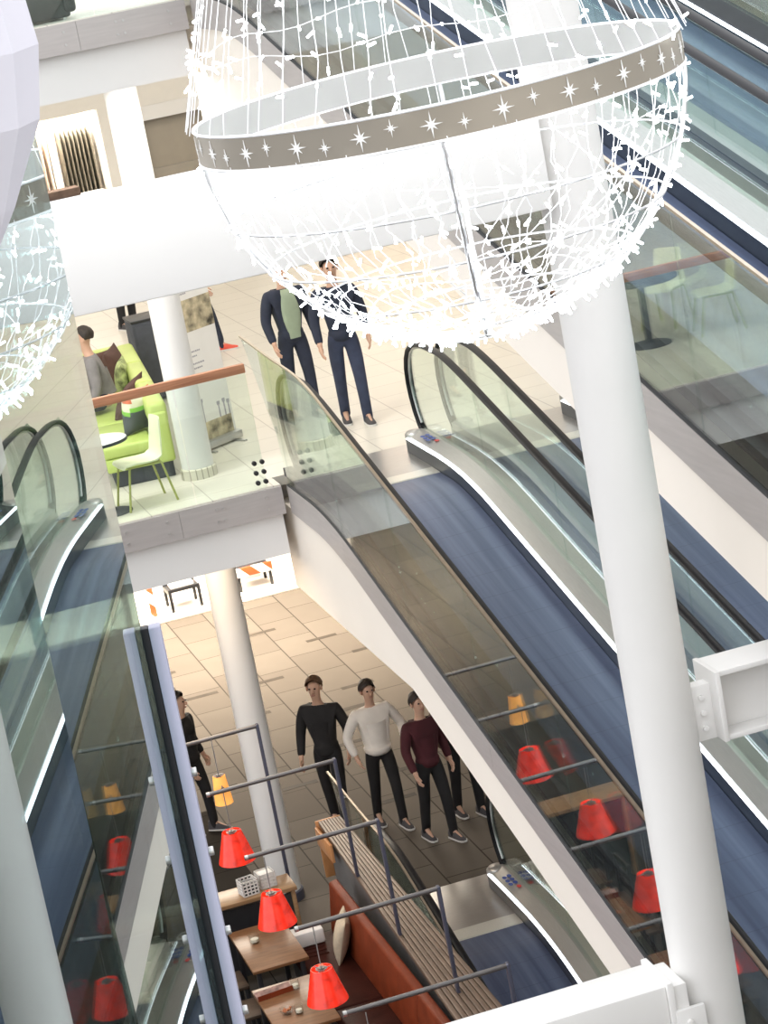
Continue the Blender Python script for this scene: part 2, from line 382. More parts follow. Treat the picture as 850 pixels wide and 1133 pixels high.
# dark inlays between the lower tiles
mb = MB()
for x, y in ((6.1, 33.9), (6.72, 31.9), (7.05, 32.75), (6.7, 31.2), (6.35, 30.6), (5.45, 29.6), (7.55, 29.4), (6.3, 28.3), (7.6, 34.2), (7.2, 35.2), (5.6, 32.6), (4.6, 30.2), (4.9, 35.4), (5.2, 34.0), (6.55, 36.2), (6.7, 29.2)):
    mb.box(x - .22, x + .22, y - .055, y + .055, LOW + .0005, LOW + .002)
struct('floor_inlay', mb, M['inlay'], smooth=0)

def ceiling(name, z, m):
    mb = MB(); mb.box(-9, EX - .02, 25.16, 41.4, z - .72, z - .1); mb.box(EX - .02, 8.38, 25.9, 41.4, z - .72, z - .1); mb.box(8.38, 17, 25.16, 41.4, z - .72, z - .1)
    return struct(name, mb, m, smooth=0)
ceiling('ceiling_lower', 0, M['white']); ceiling('ceiling_middle', UP, M['white'])

def ledge(i, z):
    mb = MB(); bo = MB()
    segs = [(-9, .9), (.9, 2.9), (2.9, 3.98), (3.98, EX)]
    for a, b in segs: mb.box(a + .0015, b - .0015, 25.06, 25.16, z - .29, z - .012)
    for x in (.3, 1.5, 2.4, 3.22, 3.44, 4.35, 4.42 + .0, 4.86, 3.85):
        for dz in (.09, .21): bo.cyl((x, 25.062, z - dz), (x, 25.048, z - dz), .012, n=10)
    mb.add(bo.v, bo.f, 1)
    struct('trim_%d' % i, mb, [M['clad'], M['steel']], smooth=30)
ledge(1, 0); ledge(2, UP)
struct('trim_3', MB().box(8.38, 17, 25.08, 25.16, -.3, -.012), M['clad'])
struct('trim_4', MB().box(8.38, 17, 25.08, 25.16, UP - .3, UP - .012), M['clad'])

# back walls
YB = 41.0
mb = MB()
mb.box(-9, 5.0, YB, YB + .25, 0, 4.1).box(5.0, 6.55, YB, YB + .25, 2.62, 4.1).box(6.55, 7.12, YB, YB + .25, 0, 4.1)
mb.box(7.12, 8.5, YB, YB + .25, 2.3, 4.1).box(8.5, 9.4, YB, YB + .25, 0, 4.1).box(9.4, 13.2, YB, YB + .25, 2.6, 4.1).box(13.2, 17, YB, YB + .25, 0, 4.1)
mb.box(4.9, 5.0, YB + .25, YB + 2.4, 0, 4.1).box(6.55, 6.62, YB + .25, YB + 2.4, 0, 4.1)
struct('wall_back', mb, mat('ivory_wall', (.82, .79, .73), .6, var=.015), smooth=0)
struct('wall_shop', MB().box(4.6, 6.9, YB + 2.4, YB + 2.5, -.1, 4.1).box(4.9, 6.6, YB, YB + 2.4, -.12, 0).box(4.9, 6.6, YB, YB + 2.4, 2.9, 3.0), M['shopwall'], smooth=0)
struct('wall_shop_right', MB().box(9.2, 13.4, YB + 1.6, YB + 1.7, -.1, 4.1).box(9.2, 13.4, YB, YB + 1.6, -.12, 0), M['shopwall'], smooth=0)
mb = MB()
for k in range(3): mb.box(7.12, 8.5, YB + .12, YB + .16, k * .77, k * .77 + .766)
struct('door_1', mb, M['shutter'], bevel=0.003)
struct('trim_5', MB().box(7.07, 7.12, YB - .03, YB + .2, 0, 2.35).box(8.5, 8.55, YB - .03, YB + .2, 0, 2.35).box(7.07, 8.55, YB - .03, YB + .2, 2.3, 2.52), M['white'])
struct('wall_lower', MB().box(-9, 17, 43.5, 43.7, LOW, -.7), mat('warm_grey_wall', (.36, .31, .26), .7, var=.05), smooth=0)
struct('wall_upper', MB().box(-9, 17, YB, YB + .2, UP, UP + 4), M['cream'], smooth=0)
struct('wall_right', MB().box(16.8, 17, -8, 46, LOW, UP + 4), M['white'], smooth=0)
struct('wall_front_light_block', MB().box(-9.2, 17, -8.2, -8, 2 * LOW, UP - .4), M['cream'], smooth=0)  # unseen wall added to block horizon light from the lower floor
struct('wall_left', MB().box(-9.2, -9, -8, 46, LOW, LOW + 1.5), M['white'], smooth=0)  # unseen wall, cut low so light from the left reaches the cream casings
# low display platform at the far end of the lower floor
struct('trim_6', MB().box(2.2, 13, 37.95, 43.5, LOW, LOW + .10), M['cream'], bevel=.01)

# ------------------------------------------------------------------ columns and beams
def lathe_obj(name, x, y, z0, z1, r, label, foot=None):
    t = thing(name, label, 'column', (x, y, z0))
    obj('shaft', MB().cyl((x, y, z0), (x, y, z1), r, n=40), M['col'], t)
    if foot: obj('base_ring', MB().lathe([(r, 0), (r + .022, 0), (r + .022, .10), (r, .11)], (x, y, z0), 36, close=False), foot, t)
    return t
lathe_obj('column', 4.47, 26.3, 0, UP - .72, .165, 'white round column with a tiled foot beside the lime sofa on the middle floor',
          tile_mat('small_foot_tiles', (.70, .66, .55), (.66, .62, .52), (.35, .33, .26), .06, .2, 0, .4))
lathe_obj('column', 4.47, 26.3, LOW, -.72, .165, 'cream round column with a dark foot at the end of the lower cafe counter', M['bluegrey'])
BX, BY = 4.48, 13.2
t = thing('atrium_column', 'tall white column crossing the picture in front of the long moving walkway', 'column', (BX, BY, LOW))
obj('shaft', MB().cyl((BX, BY, LOW), (BX, BY, 6.6), .183, n=48), M['col'], t)

def hbeam(x0, x1, y, zt, h, w=.30, tf=.03):
    """H-section with its web recessed behind the flanges, running along X"""
    mb = MB(); mb.box(x0, x1, y - w / 2, y + w / 2, zt - tf, zt); mb.box(x0, x1, y - w / 2, y + w / 2, zt - h, zt - h + tf)
    mb.box(x0, x1, y - .02, y + .02, zt - h + tf, zt - tf); return mb
# right-hand bracket beam carrying the upper walkway
t = thing('steel_bracket', 'white H-shaped steel beam bolted to the right side of the tall column', 'beam', (BX + .17, BY, .86))
b_ = hbeam(BX + .30, 6.9, BY, 1.275, .40); b_.box(BX + .285, BX + .315, BY - .16, BY + .16, .872, 1.278)
obj('beam', b_, M['white'], t, bevel=.004)
obj('end_plate', MB().box(BX + .178, BX + .29, BY - .045, BY + .045, .87, 1.19), M['white'], t, bevel=.004)
for k in range(3): obj('bolt', MB().cyl((BX + .225, BY - .045, .94 + .09 * k), (BX + .225, BY - .065, .94 + .09 * k), .017, n=12), M['white'], t, bevel=.003)
t = thing('steel_bracket', 'white boxed beam meeting the tall column from the left at the bottom edge', 'beam', (BX - .17, BY, -1.0))
obj('beam', MB().box(-2.0, BX - .30, BY - .19, BY + .17, -.86, -.405), M['white'], t, bevel=.012)
obj('flange', MB().box(BX - .30, BX - .262, BY - .21, BY + .19, -.88, -.385), M['white'], t, bevel=.006)
obj('end_plate', MB().box(BX - .275, BX - .10, BY - .215, BY - .185, -.98, -.56).box(BX - .262, BX - .178, BY - .185, BY + .15, -.80, -.42), M['white'], t, bevel=.005)
for k in range(3): obj('bolt', MB().cyl((BX - .20, BY - .215, -.64 - .12 * k), (BX - .20, BY - .235, -.64 - .12 * k), .018, n=12), M['white'], t, bevel=.003)
single('atrium_beam', MB().box(-2.0, BX - .178, BY - .17, BY + .17, 3.955, 4.50), M['white'], 'wide white beam crossing the atrium behind the light chandelier', 'beam', bevel=.01)

# ------------------------------------------------------------------ moving walkways
def curve(pts, r=0.6, n=6):
    """round the corners of a (y,z) polyline"""
    out = [pts[0]]
    for i in range(1, len(pts) - 1):
        p = Vector(pts[i]); a = Vector(pts[i - 1]) - p; b = Vector(pts[i + 1]) - p
        ra = min(r, a.length * .45); rb = min(r, b.length * .45)
        A = p + a.normalized() * ra; B = p + b.normalized() * rb
        for k in range(n + 1):
            u = k / n; q = A * (1 - u) ** 2 + p * 2 * u * (1 - u) + B * u * u; out.append((q.x, q.y))
    out.append(pts[-1]); return out
YE = -21.3                                        # foot of the slope
def base(off_flat, off_inc, y_top, y_bot=-22.9):
    """path following the band: flat, slope, flat"""
    yk = (off_flat - .17 - off_inc) / TAN
    ze = .17 + off_inc + YE * TAN
    return curve([(y_top, off_flat), (yk, off_flat), (YE, ze), (y_bot, ze)], .8)
HW = .465
def walkway(side, label):
    """side -1: outer glass on the left (-x); +1: on the right"""
    t = thing('moving_walkway', label, 'moving walkway', (0, 0, 0), group=None, world=False)
    bp = base(0, 0, 0.02)
    obj('pallet_band', MB().sweep(bp, [(-HW, -.06), (HW, -.06), (HW, 0), (-HW, 0)]), M['band'], t, smooth=30)
    obj('comb_plate', MB().box(-HW, HW, .02, .27, -.05, .006).box(-HW, HW, .0, .03, -.01, .002), M['comb'], t)
    obj('landing_plate', MB().box(-.63, .63, .27, 1.45, -.06, .004), M['steel'], t)
    for s in (-1, 1):
        dp = base(.16, .155, 1.10)
        obj('skirt_panel', MB().sweep(dp, [(s * (HW + .004), -.24), (s * (HW + .024), -.24), (s * (HW + .024), -.02), (s * (HW + .004), -.02)]), M['skirt'], t, smooth=30)
        if s > 0: obj('light_strip', MB().sweep(dp, [(HW + .004, -.020), (HW + .026, -.020), (HW + .026, .0), (HW + .012, .0)]), M['led'], t, smooth=30)
        dk = MB().sweep(dp, [(s * (HW + .022), -.03), (s * .70, -.03), (s * .70, .035), (s * (.64), .055), (s * (HW + .032), .012)])
        # rounded nose of the deck at the newel
        dk.add([], [])
        d = obj('deck', dk, M['darkdeck'] if s == side else M['deck'], t, smooth=30)
        obj('deck_nose', MB().lathe([(.001, -.10), (.115, -.10), (.115, .18), (.09, .205), (.001, .215)], (s * .585, 1.10, 0), 24), M['deck'], t, smooth=50)
        # inner glass
        gp = base(.2, .2, 1.0)
        up = base(1.11, .97, 1.0)
        gx = s * .665
        mbg = MB()
        def zi(path, y):
            for (y0, z0), (y1, z1) in zip(path, path[1:]):
                if y1 <= y <= y0: return z0 + (z1 - z0) * (y - y0) / (y1 - y0) if y0 != y1 else z0
            return path[-1][1]
        nose = [(1.0, 1.10), (1.10, 1.02), (1.22, .85), (1.25, .65), (1.20, .42), (1.08, .22)]
        cuts = [1.0, -.9, -2.9, -4.9, -6.9, -8.9, -10.9, -12.9, -14.9, -16.9, -18.9, -20.9, -22.5]
        for a, b in zip(cuts, cuts[1:]):
            ys = [a] + [y for y, z in up if b < y < a] + [b]
            lo = [(y, zi(gp, y)) for y in ys]; hi = [(y, zi(up, y)) for y in ys]
            poly = lo + hi[::-1]
            if a == 1.0: poly = lo + hi[::-1] + nose[1:]
            mbg.prism([(y - .004 if y == a and a < 1 else y, z) for y, z in poly], gx - .005, gx + .005, 'x')
        obj('inner_glass', mbg, M['glass'], t, smooth=0)
        # handrail with its newel loop
        hp = base(1.13, .99, .47)
        pts = [(gx, y, z) for y, z in hp[::-1]]
        pts += [(gx, y, z) for y, z in ((.62, 1.125), (.80, 1.105), (.96, 1.07), (1.09, 1.01), (1.19, .92), (1.26, .80), (1.29, .65), (1.27, .50), (1.22, .36), (1.14, .24), (1.05, .16))]
        rail = MB(); n = 10; prev = None; ring = []
        for i, p in enumerate(pts):
            p = Vector(p); tt = (Vector(pts[min(i + 1, len(pts) - 1)]) - Vector(pts[max(i - 1, 0)])).normalized()
            nx = Vector((1, 0, 0)); nn = nx.cross(tt).normalized()
            ring += [p + nx * .042 * math.cos(2 * PI * j / n) + nn * .022 * math.sin(2 * PI * j / n) for j in range(n)]
        k = len(pts)
        fs = [(i * n + j, i * n + (j + 1) % n, (i + 1) * n + (j + 1) % n, (i + 1) * n + j) for i in range(k - 1) for j in range(n)]
        fs += [tuple(range(n - 1, -1, -1)), tuple(range((k - 1) * n, k * n))]
        rail.add(ring, fs); hr = obj('handrail', rail, M['rubber'], t, smooth=60)
        gd = MB(); q = [(Vector(p) + (Vector((0, 0, -.03)))) for p in pts[:-9]]
        q2 = [(gx, y - .0, z) for y, z in ((.60, 1.098), (.78, 1.078), (.93, 1.045), (1.05, .99), (1.15, .90), (1.22, .79), (1.25, .65), (1.235, .51), (1.185, .37), (1.11, .26))]
        gd.tube([p for p in q if p.y < .5] + q2, .012, 6); obj('rail_guide', gd, M['steel'], hr)
    # pictogram stickers on the deck near the entry
    ic = MB()
    def icon(cx, cyy, mi):
        z = .16 + .052
        cir = [(cx + .024 * math.cos(a * PI / 6), cyy + .040 * math.sin(a * PI / 6)) for a in range(12)]
        ic.prism(cir, z, z + .002, 'z', mi)
    for k in range(3): icon(.545 + (.0), .72 - .10 * k, 0); icon(.600, .74 - .10 * k, 0)
    icon(.60, .42, 1)
    obj('pictogram_stickers', ic, [M['iconblue'], M['iconred']], t, smooth=0, label='small round blue and red pictogram stickers')
    # outer side: cover, glass, cladding, truss
    s = side; ox = s * .795
    cp = base(.10, .10, 1.2)
    obj('side_cover', MB().sweep(cp, [(s * .70, -.05), (s * .785, -.05), (s * .785, .03), (s * .70, .03)]), M['darkdeck'], t, smooth=30)
    lo_p = base(-.01, -.075, 2.0, -22.5)
    hi_p = curve([(2.0, 1.36), (.9, 1.31), ((1.28 - .17 - 1.21) / TAN, 1.28), (YE, .17 + 1.21 + YE * TAN), (-22.5, .17 + 1.21 + YE * TAN)], .5)
    def zi(path, y):
        for (y0, z0), (y1, z1) in zip(path, path[1:]):
            if y1 <= y <= y0 and y0 != y1: return z0 + (z1 - z0) * (y - y0) / (y1 - y0)
        return path[-1][1]
    cuts = [2.0, .95, -.95, -2.85, -4.78, -6.68, -8.6, -10.5, -12.4, -14.3, -16.2, -18.1, -20.0, -22.4]
    for a, b in zip(cuts, cuts[1:]):
        ys = [a - .004] + [y for y, z in hi_p if b + .01 < y < a - .01] + [b + .004]
        ylo = [a - .004] + [y for y, z in lo_p if b + .01 < y < a - .01] + [b + .004]
        poly = [(y, zi(lo_p, y)) for y in ylo] + [(y, zi(hi_p, y)) for y in ys[::-1]]
        if a == 2.0: poly = [(.951, 0.0), (1.02, 0.0), (1.12, .5), (1.95, 1.355), (.951, zi(hi_p, .951))]
        obj('outer_glass', MB().prism(poly, ox - .006, ox + .006, 'x'), M['outerglass'], t, smooth=0)
    obj('edge_cap', MB().sweep([(y, z) for y, z in hi_p], [(ox - .011, -.004), (ox + .011, -.004), (ox + .011, .014), (ox - .011, .014)]), M['bronze'], t, smooth=30)
    obj('gasket', MB().sweep(base(-.012, -.075, 1.05, -22.5), [(ox - .016, -.012), (ox + .016, -.012), (ox + .016, .006), (ox - .016, .006)]), M['darkgap'], t)
    clad = MB(); cl = base(-.02, -.085, 1.06, -22.5)
    yk0 = [(y, z) for y, z in cl]
    cuts2 = [1.06, -.95, -4.78, -8.6, -12.4, -16.2, -20.0, -22.4]
    for a, b in zip(cuts2, cuts2[1:]):
        ys = [a - .003] + [y for y, z in cl if b + .01 < y < a - .01] + [b + .003]
        clad.sweep([(y, zi(cl, y)) for y in ys], [(ox - .02 * 1, -.275), (ox + .02, -.275), (ox + .02, 0), (ox - .02, 0)])
    obj('side_cladding', clad, M['clad'], t, smooth=30)
    # truss casing: flat head, then sloping
    ztop = base(-.29, -.36, 1.70, -22.5)
    yk = (-1.2 - .17 + .80) / TAN
    zb = .17 - .80 + YE * TAN
    bot = [(1.70, -1.2), (yk, -1.2), (YE, zb), (-22.5, zb)]
    xa, xb = sorted((s * .785, -s * .78))
    obj('truss_casing', MB().prism(ztop + bot[::-1], xa, xb, 'x'), M['cream'], t, smooth=0)
    return t
XA, XB = 5.895, 7.545
A = walkway(-1, 'left moving walkway descending from the middle landing, with a smooth blue-grey band in full view')
B = walkway(1, 'right moving walkway descending from the middle landing, mostly hidden by the tall column')
A.location = (XA, 24, 0); B.location = (XB, 24, 0)
for z, la, lb in ((UP, 'upper moving walkway nearer the column, its glass side reflecting cafe furniture', 'uppermost moving walkway in the top right corner with a glowing light strip'),
                  (LOW, 'lowest moving walkway starting beside the cafe divider, with blue band and black handrail', 'lowest right-hand moving walkway hidden beneath the cream casing of the one above')):
    for o, x, lab in ((A, XA, la), (B, XB, lb)):
        c = copy_tree(o); c.location = (x, 24, z); c['label'] = lab

# glass balustrades on the ledges
def balustrade(z, lab, xl):
    t = thing('glass_balustrade', lab, 'balustrade', (2.5, 25.12, z))
    for a, b in ((-2.0, .45), (.45, 2.35), (2.35, 4.18), (4.18, EX - .12)):
        obj('glass_panel', MB().box(a + .004, b - .004, 25.112, 25.126, z - .01, z + 1.165), M['glass'], t, smooth=0)
    obj('handrail', MB().box(-2.0, EX - .12, 25.085, 25.155, z + 1.165, z + 1.255), M['handwood'], t, bevel=.008, label='reddish brown wooden handrail')
    for x in (4.82, 4.90):
        for dz in (.06, .16, .26): obj('clamp', MB().cyl((x, 25.10, z + dz), (x, 25.14, z + dz), .024, n=14), M['black'], t, bevel=.004)
    return t
balustrade(0, 'glass balustrade with a wooden handrail in front of the lime cafe seating', 0)
balustrade(UP, 'glass balustrade with a wooden handrail on the upper ledge at the top left', 0)

# ------------------------------------------------------------------ people
def bake_skin(name, nodes, edges, root, parent, mats, sub=2, extra=None, flat=1.0, smooth=True):
    """nodes: {key: ((x,y,z), r or (rx,ry))}; grows one continuous surface over the joints"""
    keys = list(nodes); ix = {k: i for i, k in enumerate(keys)}
    me = bpy.data.meshes.new(name + '_cage')
    me.from_pydata([nodes[k][0] for k in keys], [(ix[a], ix[b]) for a, b in edges], [])
    o = bpy.data.objects.new(name + '_cage', me); COL.objects.link(o)
    sk = o.modifiers.new('s', 'SKIN'); sk.use_smooth_shade = True
    sk.branch_smoothing = 0.3
    for k in keys:
        r = nodes[k][1]; r = r if isinstance(r, tuple) else (r, r)
        me.skin_vertices[0].data[ix[k]].radius = r
        me.skin_vertices[0].data[ix[k]].use_root = (k == root)
    if sub:
        sb = o.modifiers.new('d', 'SUBSURF'); sb.levels = sub; sb.render_levels = sub
    dg = bpy.context.evaluated_depsgraph_get(); dg.update()
    m2 = bpy.data.meshes.new_from_object(o.evaluated_get(dg)); m2.name = name
    bpy.data.objects.remove(o); bpy.data.meshes.remove(me)
    mats = mats if isinstance(mats, (list, tuple)) else [mats]
    m2.materials.clear()
    for m in mats: m2.materials.append(m)
    if flat != 1.0:
        c = nodes[root][0][1]
        for v in m2.vertices: v.co.y = c + (v.co.y - c) * flat
    bm = bmesh.new(); bm.from_mesh(m2)
    for (c, r, mi) in (extra or []):
        res = bmesh.ops.create_uvsphere(bm, u_segments=12, v_segments=8, radius=1.0, matrix=Matrix.Translation(c) @ Matrix.Diagonal((*r, 1)))
        fs = set(f for v in res['verts'] for f in v.link_faces)
        for f in fs: f.material_index = mi
    bm.to_mesh(m2); bm.free()
    for p in m2.polygons: p.use_smooth = True
    return link(name, m2, parent)

def lerp(a, b, t): return tuple(a[i] + (b[i] - a[i]) * t for i in range(3))
def person(label, loc, rotz, top, trousers, hair, shoe=None, shirt=None, height=1.76, stride=0.0, arms=None, seated=False, coat_len=0.0, longhair=False, headtilt=0.0, group=None, puff=1.0):
    t = thing('person', label, 'person', loc, rotz, group, world=False)
    k = height / 1.76
    def P(x, y, z): return (x * k, y * k, z * k)
    dz = 0.0; legf = {}
    if seated:
        hipz = .555
        dz = hipz - .93
        for s in (-1, 1):
            legf[s] = dict(hip=P(s * .09, .0, hipz), knee=P(s * .12, -.42, .535), ank=P(s * .12, -.42, .09), toe=P(s * .13, -.58, .035))
        lean = .10
    else:
        lean = 0.0
        for s in (-1, 1):
            q = stride * s
            lift = .05 if q > 0 else 0.0
            legf[s] = dict(hip=P(s * .09, 0, .93), knee=P(s * .095, -.22 * q - .02, .51), ank=P(s * .095, -.42 * q + .02, .085 + (abs(q) * .10 if q < 0 else 0)), toe=P(s * .105, -.42 * q - .14, .03 + (0 if q >= 0 else 0)))
    sh = {s: P(s * .185, .01 - lean, 1.42 + dz) for s in (-1, 1)}
    A_ = {}
    for s in (-1, 1):
        e, w = P(s * .26, .03 - stride * s * -.10 - lean, 1.13 + dz), P(s * .26, -.10 + stride * s * .16 - lean, .89 + dz)
        if arms and s in arms: e, w = (P(*arms[s][0]), P(*arms[s][1])); e = (e[0], e[1], e[2] + dz * k); w = (w[0], w[1], w[2] + dz * k)
        A_[s] = (e, w)
    nodes = {'pelvis': (P(0, 0, .96 + dz), .10 * k), 'waist': (P(0, -lean * .3, 1.12 + dz), .092 * k), 'chest': (P(0, -lean * .8, 1.30 + dz), .10 * k),
             'collar': (P(0, -lean, 1.44 + dz), .062 * k), 'neck': (P(0, -.015 - lean, 1.52 + dz), .052 * k),
             'jaw': (P(0, -.035 - lean - headtilt * .4, 1.585 + dz), (.066 * k, .072 * k)), 'head': (P(0, -.02 - lean - headtilt * .8, 1.665 + dz), (.082 * k, .095 * k)), 'crown': (P(0, -.015 - lean - headtilt, 1.725 + dz), .058 * k)}
    edges = [('pelvis', 'waist'), ('waist', 'chest'), ('chest', 'collar'), ('collar', 'neck'), ('neck', 'jaw'), ('jaw', 'head'), ('head', 'crown')]
    for s in (-1, 1):
        n = 'L' if s < 0 else 'R'; L_ = legf[s]
        nodes[n + 'hip'] = (L_['hip'], .078 * k); nodes[n + 'knee'] = (L_['knee'], .050 * k); nodes[n + 'ank'] = (L_['ank'], .034 * k); nodes[n + 'toe'] = (L_['toe'], .016 * k)
        nodes[n + 'sh'] = (sh[s], .046 * k); nodes[n + 'el'] = (A_[s][0], .043 * k); nodes[n + 'wr'] = (A_[s][1], .028 * k)
        d = (Vector(A_[s][1]) - Vector(A_[s][0])).normalized()
        palm = Vector(A_[s][1]) + d * .055 * k
        nodes[n + 'palm'] = (tuple(palm), (.036 * k, .022 * k))
        edges += [('pelvis', n + 'hip'), (n + 'hip', n + 'knee'), (n + 'knee', n + 'ank'), (n + 'ank', n + 'toe'), ('chest', n + 'sh'), (n + 'sh', n + 'el'), (n + 'el', n + 'wr'), (n + 'wr', n + 'palm')]
        side = Vector((0, 1, 0)); side = (side - d * side.dot(d)).normalized()
        inn = Vector((-s, 0, 0)); inn = (inn - d * inn.dot(d)).normalized()
        for f, (o_, ln) in enumerate(((-.028, .062), (-.010, .072), (.009, .068), (.026, .054))):
            b0 = palm + d * .028 * k + side * o_ * k
            m1 = b0 + d * ln * .5 * k + inn * .006 * k; m2 = m1 + d * ln * .45 * k + inn * .022 * k
            for q, pp, r in (('a', b0, .0095), ('b', m1, .0088), ('c', m2, .0075)): nodes['%sf%d%s' % (n, f, q)] = (tuple(pp), r * k)
            edges += [(n + 'palm', '%sf%da' % (n, f)), ('%sf%da' % (n, f), '%sf%db' % (n, f)), ('%sf%db' % (n, f), '%sf%dc' % (n, f))]
        tb = Vector(A_[s][1]) + d * .03 * k - side * .032 * k; tm = tb + d * .035 * k - side * .02 * k; te = tm + d * .03 * k + inn * .012 * k
        for q, pp, r in (('a', tb, .011), ('b', tm, .0098), ('c', te, .0085)): nodes['%st%s' % (n, q)] = (tuple(pp), r * k)
        edges += [(n + 'wr', n + 'ta'), (n + 'ta', n + 'tb'), (n + 'tb', n + 'tc')]
    hx, hy, hz = nodes['head'][0]
    face = [((0, hy - .098 * k, hz - .035 * k), (.014 * k, .02 * k, .024 * k), 0)]
    for s in (-1, 1):
        face += [((s * .031 * k, hy - .083 * k, hz - .004 * k), (.013 * k, .012 * k, .009 * k), 1), ((s * .082 * k, hy + .0, hz - .02 * k), (.012 * k, .022 * k, .032 * k), 0)]
    face += [((0, hy - .086 * k, hz - .078 * k), (.024 * k, .012 * k, .008 * k), 2)]
    obj_body = bake_skin('body', nodes, edges, 'pelvis', t, [M['skin'], M['eye'], M['lip']], 1, face)
    # hair cap
    hb = MB(); vs = []
    n1, n2 = 20, 9
    for i in range(n2 + 1):
        ph = PI * .5 - i / n2 * PI * (.78 if longhair else .62)
        for j in range(n1):
            a = 2 * PI * j / n1
            front = max(0, -math.sin(a))
            ph2 = PI * .5 - (PI * .5 - ph) * (1 - .60 * front ** .7)
            r = .104 + .006 * math.sin(5 * a + i)
            vs.append((hx + k * r * .92 * math.cos(ph2) * math.cos(a), hy + k * .012 + k * r * 1.04 * math.cos(ph2) * math.sin(a), hz + k * .015 + k * r * 1.02 * math.sin(ph2)))
    hb.add(vs, [(i * n1 + j, i * n1 + (j + 1) % n1, (i + 1) * n1 + (j + 1) % n1, (i + 1) * n1 + j) for i in range(n2) for j in range(n1)])
    ho = obj('hair', hb, M[hair], t, smooth=80)
    # trousers
    tn = {'p': (P(0, .0, 1.05 + dz), .122 * k), 'q': (P(0, .0, .955 + dz), .128 * k)}; te_ = [('p', 'q')]
    for s in (-1, 1):
        n = 'L' if s < 0 else 'R'; L_ = legf[s]
        tn[n + 'h'] = ((L_['hip'][0], L_['hip'][1], L_['hip'][2] - .05 * k) if not seated else lerp(L_['hip'], L_['knee'], .18), .098 * k); tn[n + 'm'] = (lerp(L_['hip'], L_['knee'], .5), .085 * k); tn[n + 'k'] = (L_['knee'], .070 * k)
        tn[n + 'c'] = (lerp(L_['knee'], L_['ank'], .5), .062 * k); tn[n + 'a'] = ((L_['ank'][0], L_['ank'][1], L_['ank'][2] - .045 * k), .056 * k)
        tn[n + 'z'] = ((L_['ank'][0] + (L_['toe'][0] - L_['ank'][0]) * .25, L_['ank'][1] + (L_['toe'][1] - L_['ank'][1]) * .25, L_['ank'][2] - .02 * k), .046 * k)
        te_ += [(n + 'a', n + 'z')]
        te_ += [('q', n + 'h'), (n + 'h', n + 'm'), (n + 'm', n + 'k'), (n + 'k', n + 'c'), (n + 'c', n + 'a')]
    bake_skin('trousers', tn, te_, 'p', t, M[trousers], 2)
    # jacket or top
    jn = {'h': (P(0, 0, (.86 if not seated else .99) + dz - coat_len), .138 * k * puff), 'g': (P(0, 0, .98 + dz), .158 * k * puff), 'w': (P(0, -lean * .3, 1.12 + dz), .146 * k * puff), 'c': (P(0, -lean * .8, 1.31 + dz), .152 * k * (puff + 1) / 2), 'n': (P(0, -lean, 1.455 + dz), .075 * k)}
    je = [('h', 'g'), ('g', 'w'), ('w', 'c'), ('c', 'n')]
    if seated: je = [('g', 'w'), ('w', 'c'), ('c', 'n')]; del jn['h']
    for s in (-1, 1):
        n = 'L' if s < 0 else 'R'
        jn[n + 's'] = ((sh[s][0], sh[s][1], sh[s][2] - .01), .078 * k); jn[n + 'e'] = (A_[s][0], .060 * k)
        jn[n + 'w'] = (lerp(A_[s][0], A_[s][1], .93), .045 * k)
        je += [('c', n + 's'), (n + 's', n + 'e'), (n + 'e', n + 'w')]
    jk = bake_skin('jacket', jn, je, 'w', t, M[top], 2)
    if shirt:                                   # open jacket: shirt front proud of the chest
        sm = MB(); vs = []
        for i in range(9):
            u = i / 8; z = (1.45 - .53 * u + dz) * k; w = (.05 + .045 * math.sin(PI * min(1, u * 1.1))) * k + .01 * u
            for j in range(7):
                x = (j / 6 - .5) * 2 * w
                y = -(.158 - .020 * abs(u - .45) * 2 - 1.6 * x * x - (.06 if u < .08 else 0)) * k - lean * .7
                vs.append((x, y, z))
        nn = len(vs); vs += [(x, y + .03, z) for x, y, z in vs]
        fs = [(i * 7 + j, i * 7 + j + 1, (i + 1) * 7 + j + 1, (i + 1) * 7 + j) for i in range(8) for j in range(6)]
        fs += [tuple(q + nn for q in f[::-1]) for f in fs]
        rim = [j for j in range(7)] + [i * 7 + 6 for i in range(1, 9)] + [56 + j for j in range(5, -1, -1)] + [i * 7 for i in range(7, 0, -1)]
        fs += [(rim[i], rim[(i + 1) % len(rim)], rim[(i + 1) % len(rim)] + nn, rim[i] + nn) for i in range(len(rim))]
        sm.add(vs, fs); obj('shirt', sm, M[shirt], t, smooth=80)
    for s in (-1, 1):
        L_ = legf[s]; a = Vector(L_['ank']); q = Vector(L_['toe'])
        m = MB(); dirv = (q - a); dirv.z = 0; dirv.normalize(); sx = Vector((dirv.y, -dirv.x, 0))
        zs = min(a.z - .085 * k, q.z - .03 * k)
        prof = [(-.075, .040, .115), (-.03, .044, .13), (.05, .046, .088), (.13, .048, .055), (.175, .040, .042), (.20, .022, .034)]
        vs = []
        for d, w, h in prof:
            for px, pz in ((-w, .012), (-w * .95, h * .55), (-w * .45, h), (w * .45, h), (w * .95, h * .55), (w, .012)):
                p = a + dirv * d * k + sx * px * k; vs.append((p.x, p.y, zs + pz * k))
        kk = 6; fs = [(i * kk + j, i * kk + (j + 1) % kk, (i + 1) * kk + (j + 1) % kk, (i + 1) * kk + j) for i in range(5) for j in range(kk)] + [tuple(range(kk - 1, -1, -1)), tuple(range(30, 36))]
        m.add(vs, fs); so = obj('shoe', m, M[shoe or 'shoe'], t, bevel=.004, smooth=60)
        ms = MB(); vs = []
        for d, w, h in prof:
            for px, pz in ((-w * 1.06, 0), (-w * 1.06, .02), (w * 1.06, .02), (w * 1.06, 0)):
                p = a + dirv * (d * 1.03) * k + sx * px * k; vs.append((p.x, p.y, zs + pz * k))
